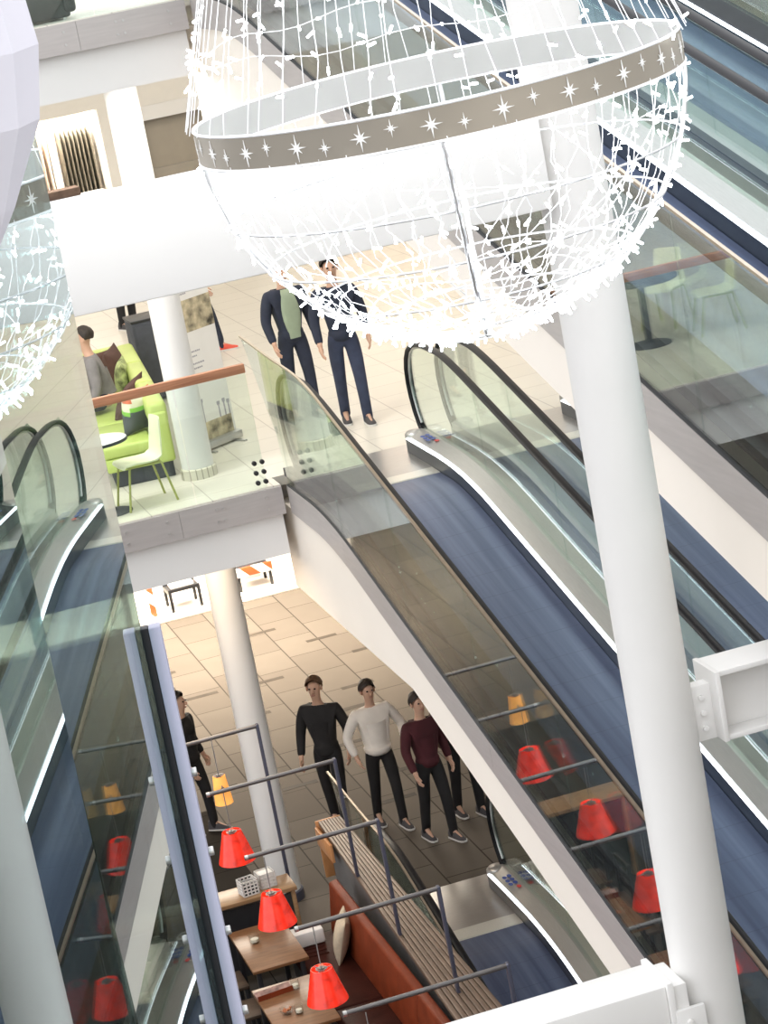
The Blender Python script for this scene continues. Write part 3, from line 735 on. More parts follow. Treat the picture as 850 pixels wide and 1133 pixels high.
        ms.add(vs, [(i * 4 + j, i * 4 + (j + 1) % 4, (i + 1) * 4 + (j + 1) % 4, (i + 1) * 4 + j) for i in range(5) for j in range(4)] + [(3, 2, 1, 0), (20, 21, 22, 23)])
        obj('sole', ms, M['sole'], so)
    return t

person('man in an open dark jacket over a green shirt near the head of the walkway', (6.0, 27.75, 0), .15, 'navy', 'navy', 'hairbrown', shirt='greenshirt', stride=.25, coat_len=.02)
person('man in navy jacket, dark jeans and canvas shoes walking beside the green-shirted man', (6.36, 26.95, 0), -.10, 'navy', 'denim', 'hairdark', stride=.32, height=1.80, coat_len=.0)
person('walker in dark clothes with red and white shoes, seen beyond the white banner', (5.98, 32.9, 0), 1.2, 'browncloth', 'navy', 'hairdark', shoe='redshoe', stride=.55)
person('person in black standing far off between the sofa and the banner', (5.62, 36.2, 0), .5, 'blackcloth', 'blackcloth', 'hairdark')
person('person in a grey sweater seated at the left end of the lime sofa', (4.03, 28.55, 0), -1.75, 'greycloth', 'navy', 'hairdark', seated=True)
person('woman in a loose off-white top and black trousers on the lower floor', (6.02, 27.55, LOW), .1, 'whitecloth', 'blackcloth', 'hairdark', stride=.4, height=1.72, longhair=True, coat_len=.0, puff=1.16, arms={-1: ((-.34, .02, 1.15), (-.30, -.10, .93)), 1: ((.34, .02, 1.15), (.30, -.12, .95))})
person('man in black with brown hair left of the woman in the off-white top', (5.52, 27.9, LOW), -.5, 'blackcloth', 'blackcloth', 'hairbrown', stride=.3, height=1.80, coat_len=.04)
person('person in a wine-red top on the lower floor by the landing plate', (6.36, 26.75, LOW), .25, 'winecloth', 'blackcloth', 'hairdark', stride=.35, height=1.70, longhair=True)
person('person in dark brown coat on the lower floor behind the wine-red top', (6.85, 27.2, LOW), .2, 'browncloth', 'blackcloth', 'hairbrown', stride=.25, height=1.74, coat_len=.15)

person('person in black on the shade-darkened tiles behind the orange lamp, left of the cream column', (4.12, 28.9, LOW), .9, 'blackcloth', 'blackcloth', 'hairdark', stride=.3, height=1.72)

# ------------------------------------------------------------------ middle-floor cafe
# lime corner sofa
t = thing('corner_sofa', 'lime green leather corner sofa on a dark plinth on the middle floor', 'sofa', (4.315, 26.53, 0), -.10, None, world=False)
W = 1.75
obj('plinth', MB().box(-.66, -.04, .06, 3.9, 0, .17).box(-W + .05, -.66, 3.1, 3.9, 0, .17), M['slatefab'], t, bevel=.01)
obj('seat', MB().box(-.72, -.16, 0, 3.72, .17, .31).box(-W, -.72, 3.04, 3.72, .17, .31), M['lime'], t, bevel=.02)
for y0, y1 in ((.0, 1.22), (1.23, 2.46), (2.47, 3.70)): obj('seat_cushion', MB().box(-.73, -.21, y0 + .004, y1, .312, .44), M['lime'], t, bevel=.035, seg=3)
obj('backrest', MB().box(-.18, -.01, -.02, 3.95, .17, .70), M['lime'], t, bevel=.03, seg=3)
for y0, y1 in ((0, 1.3), (1.31, 2.6), (2.61, 3.9)): obj('back_pad', MB().box(-.20, .0, y0, y1, .56, .80), M['lime'], t, bevel=.05, seg=3)
obj('seat_cushion', MB().box(-W, -.735, 3.03, 3.70, .312, .44), M['lime'], t, bevel=.035, seg=3)
obj('backrest', MB().box(-W, -.21, 3.72, 3.95, .17, .80), M['lime'], t, bevel=.04, seg=3)
def cushion_thing(lab, c, ax, ay, az, m, mats=None, n=10):
    mb = MB().cushion(c, ax, ay, az, n)
    if mats:
        for i, f in enumerate(mb.f):
            z = sum(mb.v[q].z for q in f) / len(f); lo = min(v.z for v in mb.v); hi = max(v.z for v in mb.v); u = (z - lo) / (hi - lo)
            mb.mi[i] = 0 if u < .52 else (1 if u < .62 else (2 if u < .80 else 3))
        m = [M[x] for x in mats]
    return single('cushion', mb, m, lab, 'cushion', smooth=80)
cushion_thing('dark brown cushion leaning on the far back of the lime sofa', (4.12, 29.80, .66), (.24, -.03, 0), (0, .06, .22), (0, -.09, .02), M['brownfab'])
cushion_thing('brown cushion tipped into the corner of the lime sofa', (4.34, 29.6, .70), (.10, .20, .02), (-.03, .03, .22), (-.09, .06, .02), M['brownfab'])
cushion_thing('green leaf-print cushion standing against the sofa back', (4.30, 29.0, .66), (.05, .20, .02), (.03, 0, .21), (-.08, .02, .03), M['greenpat'])
cushion_thing('dark brown cushion slumped in front of the green leaf-print one', (4.17, 28.0, .62), (.12, .15, .05), (.10, -.04, .19), (-.07, .06, .03), M['brownfab'])
cushion_thing('cushion in slate, green, cream and red bands nearest the sofa end', (4.09, 27.1, .65), (.17, .14, 0), (.03, .01, .22), (-.05, .09, .03), None, ('slatefab', 'limepat', 'creamfab', 'redpat'))

# lime chair facing left
t = thing('cafe_chair', 'pale lime plastic chair with olive legs behind the glass balustrade', 'chair', (3.80, 25.68, 0), 0.12, None, world=False)
sh_ = []
prof = [(-.22, .425), (-.20, .445), (-.10, .45), (.05, .44), (.13, .445), (.18, .475), (.205, .53), (.22, .62), (.235, .72), (.25, .82), (.255, .84)]
mb = MB(); vs = []; K = 9
for i, (x, z) in enumerate(prof):
    w = .21 if i < 5 else .21 - .012 * (i - 5)
    for j in range(K):
        v = 2 * j / (K - 1) - 1
        vs.append((x + .02 * v * v * (-1 if i > 5 else 0), w * v, z + (.012 * v * v if i < 6 else 0)))
top_ = vs; dn_ = [(x + (.012 if z > .5 else 0), y, z - (.014 if z < .5 else .003)) for x, y, z in vs]
n0 = len(vs); nR = len(prof)
fs = [(i * K + j, i * K + j + 1, (i + 1) * K + j + 1, (i + 1) * K + j) for i in range(nR - 1) for j in range(K - 1)]
fs2 = [tuple(q + n0 for q in f[::-1]) for f in fs]
rim = [j for j in range(K)] + [i * K + K - 1 for i in range(1, nR)] + [(nR - 1) * K + j for j in range(K - 2, -1, -1)] + [i * K for i in range(nR - 2, 0, -1)]
fs3 = [(rim[i], rim[(i + 1) % len(rim)], rim[(i + 1) % len(rim)] + n0, rim[i] + n0) for i in range(len(rim))]
mb.add(top_ + dn_, fs + fs2 + fs3); obj('seat_shell', mb, M['limeshell'], t, smooth=70)
for sx, sy in ((-1, -1), (-1, 1), (1, -1), (1, 1)):
    obj('leg', MB().tube([(sx * .15, sy * .17, .43), (sx * .17, sy * .19, .40), (sx * .25, sy * .21, .0)], .012, 8), M['olive'], t)
obj('seat_frame', MB().tube([(-.17, -.18, .425), (.16, -.18, .42), (.16, .18, .42), (-.17, .18, .425)], .010, 8, closed=True), M['olive'], t)
# round table
t = thing('cafe_table', 'small round white cafe table with a dark rim beside the lime chair', 'table', (3.43, 25.62, 0))
obj('tabletop', MB().lathe([(.001, .722), (.27, .722), (.285, .73), (.285, .742), (.28, .745), (.001, .745)], (3.43, 25.62, 0), 40), M['white'], t)
obj('rim', MB().lathe([(.283, .712), (.291, .712), (.291, .742), (.283, .742)], (3.43, 25.62, 0), 40, close=False), M['slatefab'], t)
obj('pedestal', MB().lathe([(.001, .0), (.20, .0), (.20, .012), (.05, .03), (.035, .06), (.035, .70), (.09, .722), (.001, .722)], (3.43, 25.62, 0), 28), M['slatefab'], t)
# more cafe seating further left, seen mirrored in the upper walkway's glass
t = thing('cafe_table', 'round dark-topped cafe table seen only as a reflection in the upper walkway glass', 'table', (.35, 27.3, 0))
obj('tabletop', MB().lathe([(.001, .715), (.40, .715), (.42, .725), (.42, .745), (.41, .75), (.001, .75)], (.35, 27.3, 0), 40), M['slatefab'], t)
obj('pedestal', MB().lathe([(.001, 0), (.25, 0), (.25, .012), (.06, .03), (.04, .06), (.04, .69), (.12, .715), (.001, .715)], (.35, 27.3, 0), 28), M['slatefab'], t)
LC = [o for o in bpy.data.objects if o.name == 'cafe_chair'][0]
for x, y, rz, lab in ((-.45, 27.2, 3.3, 'pale lime chair left of the dark round table, seen only as a reflection'), (-.2, 28.1, 2.4, 'pale lime chair behind the dark round table, seen only as a reflection'), (1.1, 27.9, .5, 'pale lime chair right of the dark round table, seen only as a reflection')):
    c = copy_tree(LC); c.location = (x, y, 0); c.rotation_euler = (0, 0, rz); c['label'] = lab
# roll-up banner
t = thing('roll_up_banner', 'white roll-up banner with grey lettering and a printed photo beside the column', 'banner', (4.93, 27.45, 0), .55, None, world=False)
obj('base', MB().box(-.33, .33, -.055, .055, .02, .10).cyl((-.33, 0, .06), (.33, 0, .06), .05, n=16), M['steel'], t, bevel=.01)
for sx in (-.22, .22): obj('foot', MB().box(sx - .02, sx + .02, -.20, .20, 0, .018), M['steel'], t, bevel=.004)
obj('panel', MB().box(-.29, .29, -.004, .004, .08, 2.12), M['paper'], t)
obj('support_pole', MB().cyl((0, .03, .05), (0, .03, 2.12), .012), M['railsteel'], t)
obj('top_bar', MB().box(-.30, .30, -.012, .012, 2.11, 2.145), M['steel'], t, bevel=.004)
obj('printed_photo', MB().box(-.14, .29, -.0062, -.004, 1.28, 1.62), M['photo'], t)
obj('printed_photo', MB().box(-.29, .26, -.0062, -.004, .10, .30), M['photo'], t)
lt_ = MB()
for z, w in ((1.06, .16), (1.01, .10), (.93, .20), (.88, .15), (.80, .18), (.75, .12), (1.68, .12)):
    x = -.16
    while x < -.16 + w:
        a = random.uniform(.012, .03); lt_.box(x, x + a, -.0058, -.004, z, z + .016); x += a + .007
obj('small_print', lt_, M['print'], t, smooth=0)
fl = MB()
for x, h in ((-.13, .36), (.10, .22), (.18, .24), (.24, .20)): fl.box(x, x + .018, -.006, -.004, .30, .30 + h * .6); fl.box(x - .012, x + .03, -.006, -.004, .30 + h * .6, .34 + h * .6)
obj('printed_stems', fl, M['print'], t, smooth=0)
def text_mesh(name, body, size, m, parent, matrix, ext=.002):
    cu = bpy.data.curves.new(name, 'FONT'); cu.body = body; cu.size = size; cu.extrude = ext; cu.align_x = 'CENTER'
    o = bpy.data.objects.new(name, cu); COL.objects.link(o)
    dg = bpy.context.evaluated_depsgraph_get(); dg.update()
    me = bpy.data.meshes.new_from_object(o.evaluated_get(dg)); bpy.data.objects.remove(o)
    me.transform(matrix); me.materials.clear(); me.materials.append(m)
    return link(name, me, parent)
text_mesh('lettering', 'PESO', .11, M['greytext'], t, Matrix.Translation((-.10, -.006, 1.735)) @ Matrix.Rotation(PI / 2, 4, 'X'))
# dark cabinet behind the sofa
t = thing('bin_cabinet', 'dark charcoal cabinet standing behind the back of the lime sofa', 'cabinet', (5.02, 30.9, 0))
obj('body', MB().box(4.78, 5.28, 30.65, 31.15, .03, .96), M['slatefab'], t, bevel=.012)
obj('top', MB().box(4.77, 5.29, 30.64, 31.16, .96, .99), M['black'], t, bevel=.006)
obj('door', MB().box(4.81, 5.25, 30.635, 30.65, .08, .92), M['slatefab'], t, bevel=.004)
# shop display: rails of clothes behind the opening
def garment(x, y, zt, h, w, m, lab, grp, th_=.027):
    mb = MB(); n = 14; vs = []; prof = [(0.0, .35), (.04, .75), (.10, 1.0), (.45, .96), (.8, 1.02), (1.0, 1.08)]
    ph = random.random() * 6
    for u, ww in prof:
        for j in range(n):
            a = 2 * PI * j / n
            r = 1 + .22 * math.sin(3 * a + ph + u * 2) * u
            vs.append((x + th_ * math.cos(a) * r * (.5 + .5 * ww), y + w * ww * math.sin(a), zt - h * u))
    k = len(prof); mb.add(vs, [(i * n + j, i * n + (j + 1) % n, (i + 1) * n + (j + 1) % n, (i + 1) * n + j) for i in range(k - 1) for j in range(n)] + [tuple(range(n)), tuple(range((k - 1) * n, k * n))[::-1]])
    o = single('garment', mb, m, lab, 'garment', grp, loc=(x, y, zt - h), smooth=70)
    hk = MB().tube([(0, 0, h - .01), (0, 0, h + .03), (.0, .012, h + .045), (0, .02, h + .03)], .004, 6)
    obj('hanger_hook', hk, M['steel'], o)
    return o
for x0, x1, nm in ((5.05, 5.85, 'left'), (5.93, 6.52, 'right')):
    t = thing('clothes_rail', 'steel clothes rail holding the %s garments in the bright shop window' % ('pale' if nm == 'left' else 'taupe'), 'clothes rail', ((x0 + x1) / 2, YB + .9, 0))
    obj('bar', MB().cyl((x0, YB + .9, 2.38), (x1, YB + .9, 2.38), .014, n=10), M['steel'], t)
    for x in (x0 + .03, x1 - .03): obj('post', MB().cyl((x, YB + .9, 0), (x, YB + .9, 2.38), .014, n=10), M['steel'], t)
for i in range(9): garment(5.12 + i * .08, YB + .9, 2.33, 1.0 + .1 * (i % 3), .22, M['garmC'] if i == 0 else M['garmB'], 'pale garment hanging on the left rail of the bright shop window' if i else 'brown garment at the left end of the pale clothes rail', 'pale garments on the left rail' if i else None)
for i in range(8): garment(6.0 + i * .068, YB + .9, 2.33, 1.05 + .08 * (i % 2), .22, M['garmA'], 'taupe garment hanging on the right rail of the bright shop window', 'taupe garments on the right rail')
for i, c in enumerate(('garmB', 'redpat', 'garmB', 'creamfab', 'garmB', 'garmA', 'creamfab')):
    garment(9.9 + i * .42, YB + .8, 2.30, 1.1, .24, M[c], 'garment hanging in the far shop seen through the chandelier ring', 'garments in the far right shop', .12)
t = thing('clothes_rail', 'long steel clothes rail in the far shop behind the chandelier', 'clothes rail', (11.2, YB + .8, 0))
obj('bar', MB().cyl((9.7, YB + .8, 2.36), (12.8, YB + .8, 2.36), .014, n=10), M['steel'], t)
for x in (9.72, 12.78): obj('post', MB().cyl((x, YB + .8, 0), (x, YB + .8, 2.36), .014, n=10), M['steel'], t)
for (xa, ya, dx) in ((5.25, YB + .25, 'folded dark clothes on the low shelf in the bright shop window'),):
    single('folded_clothes', MB().box(5.5, 6.1, YB + .3, YB + .6, 1.36, 1.50), M['garmC'], dx, 'folded clothes', bevel=.03)
    t = thing('display_shelf', 'white shelf low in the bright shop window under the folded clothes', 'shelf', (5.8, YB + .45, 0))
    obj('board', MB().box(5.1, 6.5, YB + .25, YB + .65, 1.31, 1.355), M['white'], t, bevel=.005)
    obj('panel', MB().box(5.1, 6.5, YB + .27, YB + .63, 0, 1.31), M['white'], t, bevel=.005)

# upper-floor furniture at the top left
t = thing('armchair', 'black leather armchair behind the glass of the upper ledge', 'armchair', (3.72, 25.75, UP))
obj('base', MB().box(3.40, 4.02, 25.45, 26.12, UP + .02, UP + .26), M['black'], t, bevel=.03, seg=3)
obj('seat', MB().box(3.46, 3.96, 25.42, 26.0, UP + .26, UP + .44), M['black'], t, bevel=.05, seg=3)
obj('backrest', MB().box(3.38, 4.04, 26.0, 26.2, UP + .18, UP + .85), M['black'], t, bevel=.05, seg=3)
for x in (3.34, 3.96): obj('armrest', MB().box(x, x + .12, 25.42, 26.15, UP + .06, UP + .60), M['black'], t, bevel=.04, seg=3)
for x in (3.46, 3.96):
    for y in (25.5, 26.06): obj('foot', MB().cyl((x, y, UP), (x, y, UP + .03), .02), M['steel'], t)

# ------------------------------------------------------------------ lower floor: platform, barriers
def trestle(x0, x1, y, lab):
    t = thing('trestle', lab, 'trestle', ((x0 + x1) / 2, y, LOW + .1)); z = LOW + .04
    for x in (x0, x1):
        for dy in (-.22, .22): obj('leg', MB().box(x - .022, x + .022, y + dy - .022, y + dy + .022, LOW + .1, z + .36), M['black'], t, bevel=.004)
        obj('end_rail', MB().box(x - .02, x + .02, y - .22, y + .22, z + .32, z + .36), M['black'], t)
    for dy in (-.22, .22): obj('top_rail', MB().box(x0 - .022, x1 + .022, y + dy - .022, y + dy + .022, z + .36, z + .41), M['black'], t, bevel=.004)
    obj('shelf', MB().box(x0 - .02, x1 + .02, y - .21, y + .21, z + .36, z + .38), M['black'], t)
    return t
trestle(5.66, 6.10, 38.24, 'black steel trestle with papers on top, left of the cream column')
trestle(6.75, 7.24, 38.42, 'black steel trestle under a red and white barrier plank')
single('paper_stack', MB().box(5.70, 6.06, 38.14, 38.36, LOW + .421, LOW + .47), M['paper'], 'pale stack of papers lying on the left black trestle', 'papers', bevel=.008)
single('barrier_plank', MB().box(6.55, 7.28, 38.14, 38.175, LOW + .33, LOW + .47), M['barrier'], 'red and white striped barrier plank leaning on the right black trestle', 'barrier', bevel=.004)
single('barrier_post', MB().box(5.33, 5.42, 38.05, 38.09, LOW + .1, LOW + .62), M['barrier'], 'upright red and white striped barrier board at the platform edge', 'barrier', bevel=.004)
single('display_plinth', MB().box(5.62, 6.26, 38.75, 39.3, LOW + .1, LOW + .62), M['white'], 'white display plinth behind the left black trestle', 'plinth', bevel=.008)
single('display_plinth', MB().box(6.6, 7.2, 38.8, 39.6, LOW + .1, LOW + .52), M['white'], 'white display plinth behind the striped barrier plank', 'plinth', bevel=.008)

# ------------------------------------------------------------------ lower cafe
TZ = LOW + .75
def cafe_table(x0, x1, y0, y1, lab):
    t = thing('dining_table', lab, 'table', ((x0 + x1) / 2, (y0 + y1) / 2, LOW))
    obj('tabletop', MB().box(x0, x1, y0, y1, TZ - .03, TZ), M['tablewood'], t, bevel=.004)
    for x in (x0 + .06, x1 - .06):
        for y in (y0 + .07, y1 - .07): obj('leg', MB().box(x - .022, x + .022, y - .022, y + .022, LOW, TZ - .03), M['black'], t, bevel=.003)
    return t
cafe_table(3.44, 3.985, 22.95, 24.02, 'oak-topped cafe table holding one tumbler, below the upper red lamp pair')
cafe_table(3.33, 3.90, 21.48, 22.56, 'oak-topped cafe table with a folded menu and a bowl of sweets')
cafe_table(3.33, 3.90, 19.8, 20.9, 'oak-topped cafe table nearest the bottom edge of the picture')
t = thing('counter', 'light oak counter with two white punched boxes on it at the end of the cafe', 'counter', (3.6, 24.54, LOW))
obj('worktop', MB().box(2.4, 4.25, 24.34, 24.74, LOW + .86, LOW + .90), M['counterwood'], t, bevel=.004)
for x in (2.45, 4.19): obj('end_panel', MB().box(x, x + .04, 24.36, 24.72, LOW, LOW + .86), M['counterwood'], t, bevel=.003)
obj('front_panel', MB().box(2.49, 4.19, 24.40, 24.43, LOW + .1, LOW + .82), M['black'], t)
def punched_box(x, y, rz, lab, lid):
    t = thing('napkin_box', lab, 'box', (x, y, LOW + .90), rz, None, world=False)
    s_ = .085
    mb = MB(); mb.box(-s_, s_, -s_, s_, 0, .005)
    for a in range(4):
        c, s = math.cos(a * PI / 2), math.sin(a * PI / 2)
        def q(u, v, w): return (c * u - s * v, s * u + c * v, w)
        u0 = -s_; e = .034; g = .0175
        for i in range(5):                                     # uprights and bars around 4x4 holes
            x0 = -s_ + i * (2 * s_ - .012) / 4
            mb.add([q(x0, -s_, .0), q(x0 + .012, -s_, 0), q(x0 + .012, -s_ + .008, 0), q(x0, -s_ + .008, 0), q(x0, -s_, .15), q(x0 + .012, -s_, .15), q(x0 + .012, -s_ + .008, .15), q(x0, -s_ + .008, .15)],
                   [(3, 2, 1, 0), (4, 5, 6, 7), (0, 1, 5, 4), (1, 2, 6, 5), (2, 3, 7, 6), (3, 0, 4, 7)])
            z0 = i * .138 / 4
            mb.add([q(-s_, -s_, z0), q(s_, -s_, z0), q(s_, -s_ + .008, z0), q(-s_, -s_ + .008, z0), q(-s_, -s_, z0 + .012), q(s_, -s_, z0 + .012), q(s_, -s_ + .008, z0 + .012), q(-s_, -s_ + .008, z0 + .012)],
                   [(3, 2, 1, 0), (4, 5, 6, 7), (0, 1, 5, 4), (1, 2, 6, 5), (2, 3, 7, 6), (3, 0, 4, 7)])
    obj('lattice', mb, M['paper'], t, smooth=0)
    obj('contents', MB().box(-.07, .07, -.07, .07, .006, .142 if lid else .11), M['paper'] if lid else M['black'], t, bevel=.006)
punched_box(3.80, 24.50, .15, 'white punched box with a dark open top on the oak counter', False)
punched_box(4.00, 24.58, .10, 'white punched box filled with white napkins on the oak counter', True)
def tumbler(x, y, z, r, h, lab, fill=None):
    t = thing('tumbler', lab, 'glass', (x, y, z))
    obj('bowl', MB().lathe([(.001, 0), (r * .82, 0), (r, h * .15), (r, h), (r - .004, h), (r - .004, h * .2), (r * .7, .012), (.001, .012)], (x, y, z), 20), M['clearglass'], t)
    if fill: obj('candle', MB().lathe([(.001, .013), (r * .68, .013), (r * .7, h * .45), (.001, h * .47)], (x, y, z), 16), M[fill], t)
    return t
tumbler(3.62, 23.62, TZ, .055, .09, 'clear glass tumbler on the table below the middle red lamp', 'creamfab')
tumbler(3.70, 22.33, TZ, .042, .10, 'clear glass tumbler beside the folded menu', 'creamfab')
tumbler(3.60, 21.80, TZ, .042, .09, 'clear glass tumbler beside the bowl of sweets', 'creamfab')
t = thing('sweet_bowl', 'small glass bowl of brown wrapped sweets on the nearer oak table', 'bowl', (3.50, 21.86, TZ))
obj('bowl', MB().lathe([(.001, 0), (.04, 0), (.068, .04), (.07, .05), (.064, .05), (.036, .008), (.001, .008)], (3.50, 21.86, TZ), 22), M['clearglass'], t)
mb = MB()
for k in range(9):
    a = k * 2.4; r = .012 + .004 * k; mb.lathe([(.001, -.012), (.011, -.006), (.014, 0), (.011, .006), (.001, .012)], (3.50 + r * math.cos(a), 21.86 + r * math.sin(a), TZ + .035 + .006 * (k % 3)), 8)
obj('sweets', mb, M['candy'], t, kind='stuff')
t = thing('menu', 'brown printed menu folded open on the nearer oak table', 'menu', (3.50, 22.36, TZ), .12, None, world=False)
obj('page', MB().prism([(-.06, .0), (-.055, .045), (.0, .018), (.055, .045), (.06, 0.0), (0, .006)], -.17, .17, 'x'), M['menu'], t, smooth=0)
obj('cover', MB().prism([(-.068, -.0), (-.062, .047), (-.058, .047), (-.064, 0)], -.175, .175, 'x'), M['leather'], t, smooth=0)
def cafe_chair(x, y, lab):
    t = thing('cafe_chair', lab, 'chair', (x, y, LOW), 0, None, world=False)
    obj('seat', MB().box(-.20, .20, -.21, .21, .43, .465), M['seatwood'], t, bevel=.008)
    for sx in (-1, 1):
        for sy in (-1, 1): obj('leg', MB().box(sx * .17 - .018, sx * .17 + .018, sy * .18 - .018, sy * .18 + .018, 0, .43 if sx > 0 else .86), M['black'], t, bevel=.003)
    for z in (.56, .68, .80): obj('back_slat', MB().box(-.185, -.165, -.18, .18, z, z + .06), M['black'], t, bevel=.003)
    return t
for y, lab in ((23.55, 'dark wooden chair at the far side of the table with one tumbler'), (22.85, 'dark wooden chair at the near corner of the table with one tumbler'), (22.15, 'dark wooden chair at the table with the folded menu'), (20.3, 'dark wooden chair at the nearest oak table')):
    cafe_chair(3.24, y, lab)
# banquette
t = thing('banquette', 'rust and oxblood leather banquette along the slatted divider', 'bench seat', (4.3, 21.5, LOW))
obj('plinth', MB().box(4.02, 4.56, 18.4, 24.12, LOW, LOW + .30), M['black'], t)
for a, b in ((18.4, 20.45), (20.46, 22.3), (22.31, 24.12)):
    obj('seat', MB().box(4.0, 4.50, a, b, LOW + .30, LOW + .45), M['seatleather'], t, bevel=.03, seg=3)
for a, b in ((18.4, 21.12), (21.14, 24.14)):
    obj('backrest', MB().prism([(4.46, LOW + .44), (4.53, LOW + .93), (4.62, LOW + .95), (4.64, LOW + .44)], a, b, 'y'), M['leather'], t, bevel=.02, seg=3)
for k in range(3): obj('piping', MB().tube([(4.02, 23.62 + .09 * k, LOW + .452), (4.3, 23.60 + .09 * k, LOW + .453)], .006, 6), M['seatleather'], t)
cushion_thing('beige linen cushion leaning at the far end of the leather banquette', (4.42, 23.42, LOW + .66), (.06, .24, .0), (.06, -.05, .23), (-.08, -.02, .03), M['beige'])
cushion_thing('beige printed cushion at the near end of the leather banquette', (4.42, 20.25, LOW + .66), (.07, .22, .0), (.07, -.04, .23), (-.07, -.02, .03), mat('beige_print', (.50, .40, .26), .9, var=.55, vscale=22))
single('folded_blanket', MB().box(3.98, 4.34, 23.86, 24.06, LOW + .452, LOW + .60), M['paper'], 'white folded blanket on the far end of the banquette', 'blanket', bevel=.02)
# slatted divider
t = thing('divider', 'low cafe divider topped with grey-brown wooden slats', 'divider', (4.8, 21.8, LOW))
obj('core', MB().prism([(4.66, 18.2), (4.97, 18.2), (4.97, 25.1), (4.80, 25.1)], LOW, LOW + 1.09, 'z'), M['greypanel'], t)
xr0, xr1, xl0, xl1 = 4.97, 4.99, 4.50, 4.75
for k in range(8):
    a0, a1 = k / 8, (k + .86) / 8
    def xx(a, far): return (xl1 + (xr1 - xl1) * a) if far else (xl0 + (xr0 - xl0) * a)
    obj('slat', MB().prism([(xx(a0, 0), 18.2), (xx(a1, 0), 18.2), (xx(a1, 1), 25.2), (xx(a0, 1), 25.2)], LOW + 1.12, LOW + 1.165, 'z'), M['slatwood'], t, bevel=.004)
obj('bearer', MB().prism([(xl0 + .02, 18.25), (xr0 - .02, 18.25), (xr1 - .02, 25.15), (xl1 + .02, 25.15)], LOW + 1.09, LOW + 1.12, 'z'), M['black'], t)
obj('end_board', MB().box(4.72, 4.985, 25.20, 25.23, LOW + .55, LOW + 1.165).box(4.70, 4.73, 24.6, 25.2, LOW + .92, LOW + 1.11), M['slatend'], t, bevel=.004, label='orange wooden end board')
# lamp rails: post + rod, each carrying a pendant
rails = [(25.0, 3.0, 4.30, -2.315, 'farthest lamp rail, its post standing beside the cream column'), (23.5, 3.47, 4.70, -2.345, 'second lamp rail from the back, above the slatted divider'),
         (21.9, 3.45, 4.655, -2.435, 'third lamp rail from the back, carrying the middle red lamp'), (20.4, 3.50, 4.735, -2.58, 'fourth lamp rail, over the near end of the banquette'),
         (19.0, 3.50, 4.845, -2.783, 'lamp rail nearest the bottom edge with a blunt free end')]
for y, x0, x1, z, lab in rails:
    t = thing('lamp_rail', lab, 'lamp rail', (x1, y, LOW + 1.165 if y < 25 else LOW))
    obj('rod', MB().cyl((x0, y, z), (x1, y, z), .021, n=14), M['railsteel'], t)
    obj('end_cap', MB().cyl((x0 - .03, y, z), (x0, y, z), .024, n=14), M['steel'], t)
    obj('post', MB().box(x1 - .014, x1 + .014, y - .03, y + .03, (LOW + 1.165) if y < 25 else LOW, z + .021), M['bluegrey'], t, bevel=.004)
def pendant(x, y, zc, cordtop, lab, red=True):
    t = thing('pendant_lamp', lab, 'lamp', (x, y, zc - .15))
    obj('cord', MB().cyl((x, y, zc + .13), (x, y, cordtop), .005, n=6), M['cable'], t)
    if red:
        pr = [(.088, .15), (.092, .15), (.178, -.145), (.172, -.145)]
    else:
        pr = [(.055, .14), (.060, .14), (.088, -.135), (.083, -.135)]
    n = 40; mb = MB(); mb.lathe(pr, (x, y, zc), n, close=False)
    k = len(mb.v) // n; mb.add([], [])
    mb.f += [((k - 1) * n + i, (k - 1) * n + (i + 1) % n, (i + 1) % n, i) for i in range(n)]; mb.mi += [0] * n
    obj('lamp_shade', mb, M['redshade'] if red else M['orangeshade'], t, smooth=40)
    r = pr[0][0]
    cap = MB().lathe([(.001, .155), (.028, .155), (.03, .12), (.001, .12)], (x, y, zc), 16)
    for a in range(3): cap.cyl((x, y, zc + .145), (x + r * math.cos(a * 2.09), y + r * math.sin(a * 2.09), zc + .145), .006, n=6)
    cap.lathe([(.034, .148), (.052, .148), (.052, .142), (.034, .142)], (x, y, zc), 20, close=False)
    obj('lamp_holder', cap, M['railsteel'], t)
    obj('bulb', MB().lathe([(.001, -.02), (.025, 0), (.034, .035), (.026, .07), (.014, .10), (.001, .12)], (x, y, zc - .01), 16), M['bulb'], t)
    return t
pendant(3.60, 23.5, -2.905, -2.365, 'red cone-shaped pendant lamp directly under the orange one')
pendant(3.58, 21.85, -2.945, -2.455, 'red cone-shaped pendant lamp above the table with one tumbler')
pendant(3.625, 20.4, -3.125, -2.60, 'red cone-shaped pendant lamp above the table with the folded menu')
pendant(3.64, 18.95, -3.20, -2.80, 'red cone-shaped pendant lamp below the frame, reflected in the walkway glass')
o_ = pendant(3.61, 23.625, -2.375, -1.87, 'slim orange lamp fixed to the second lamp rail, directly above a red one', False)
obj('clamp', MB().box(3.595, 3.625, 23.515, 23.56, -2.36, -2.33).cyl((3.61, 23.54, -2.345), (3.61, 23.625, -2.235), .007, n=8), M['railsteel'], o_)

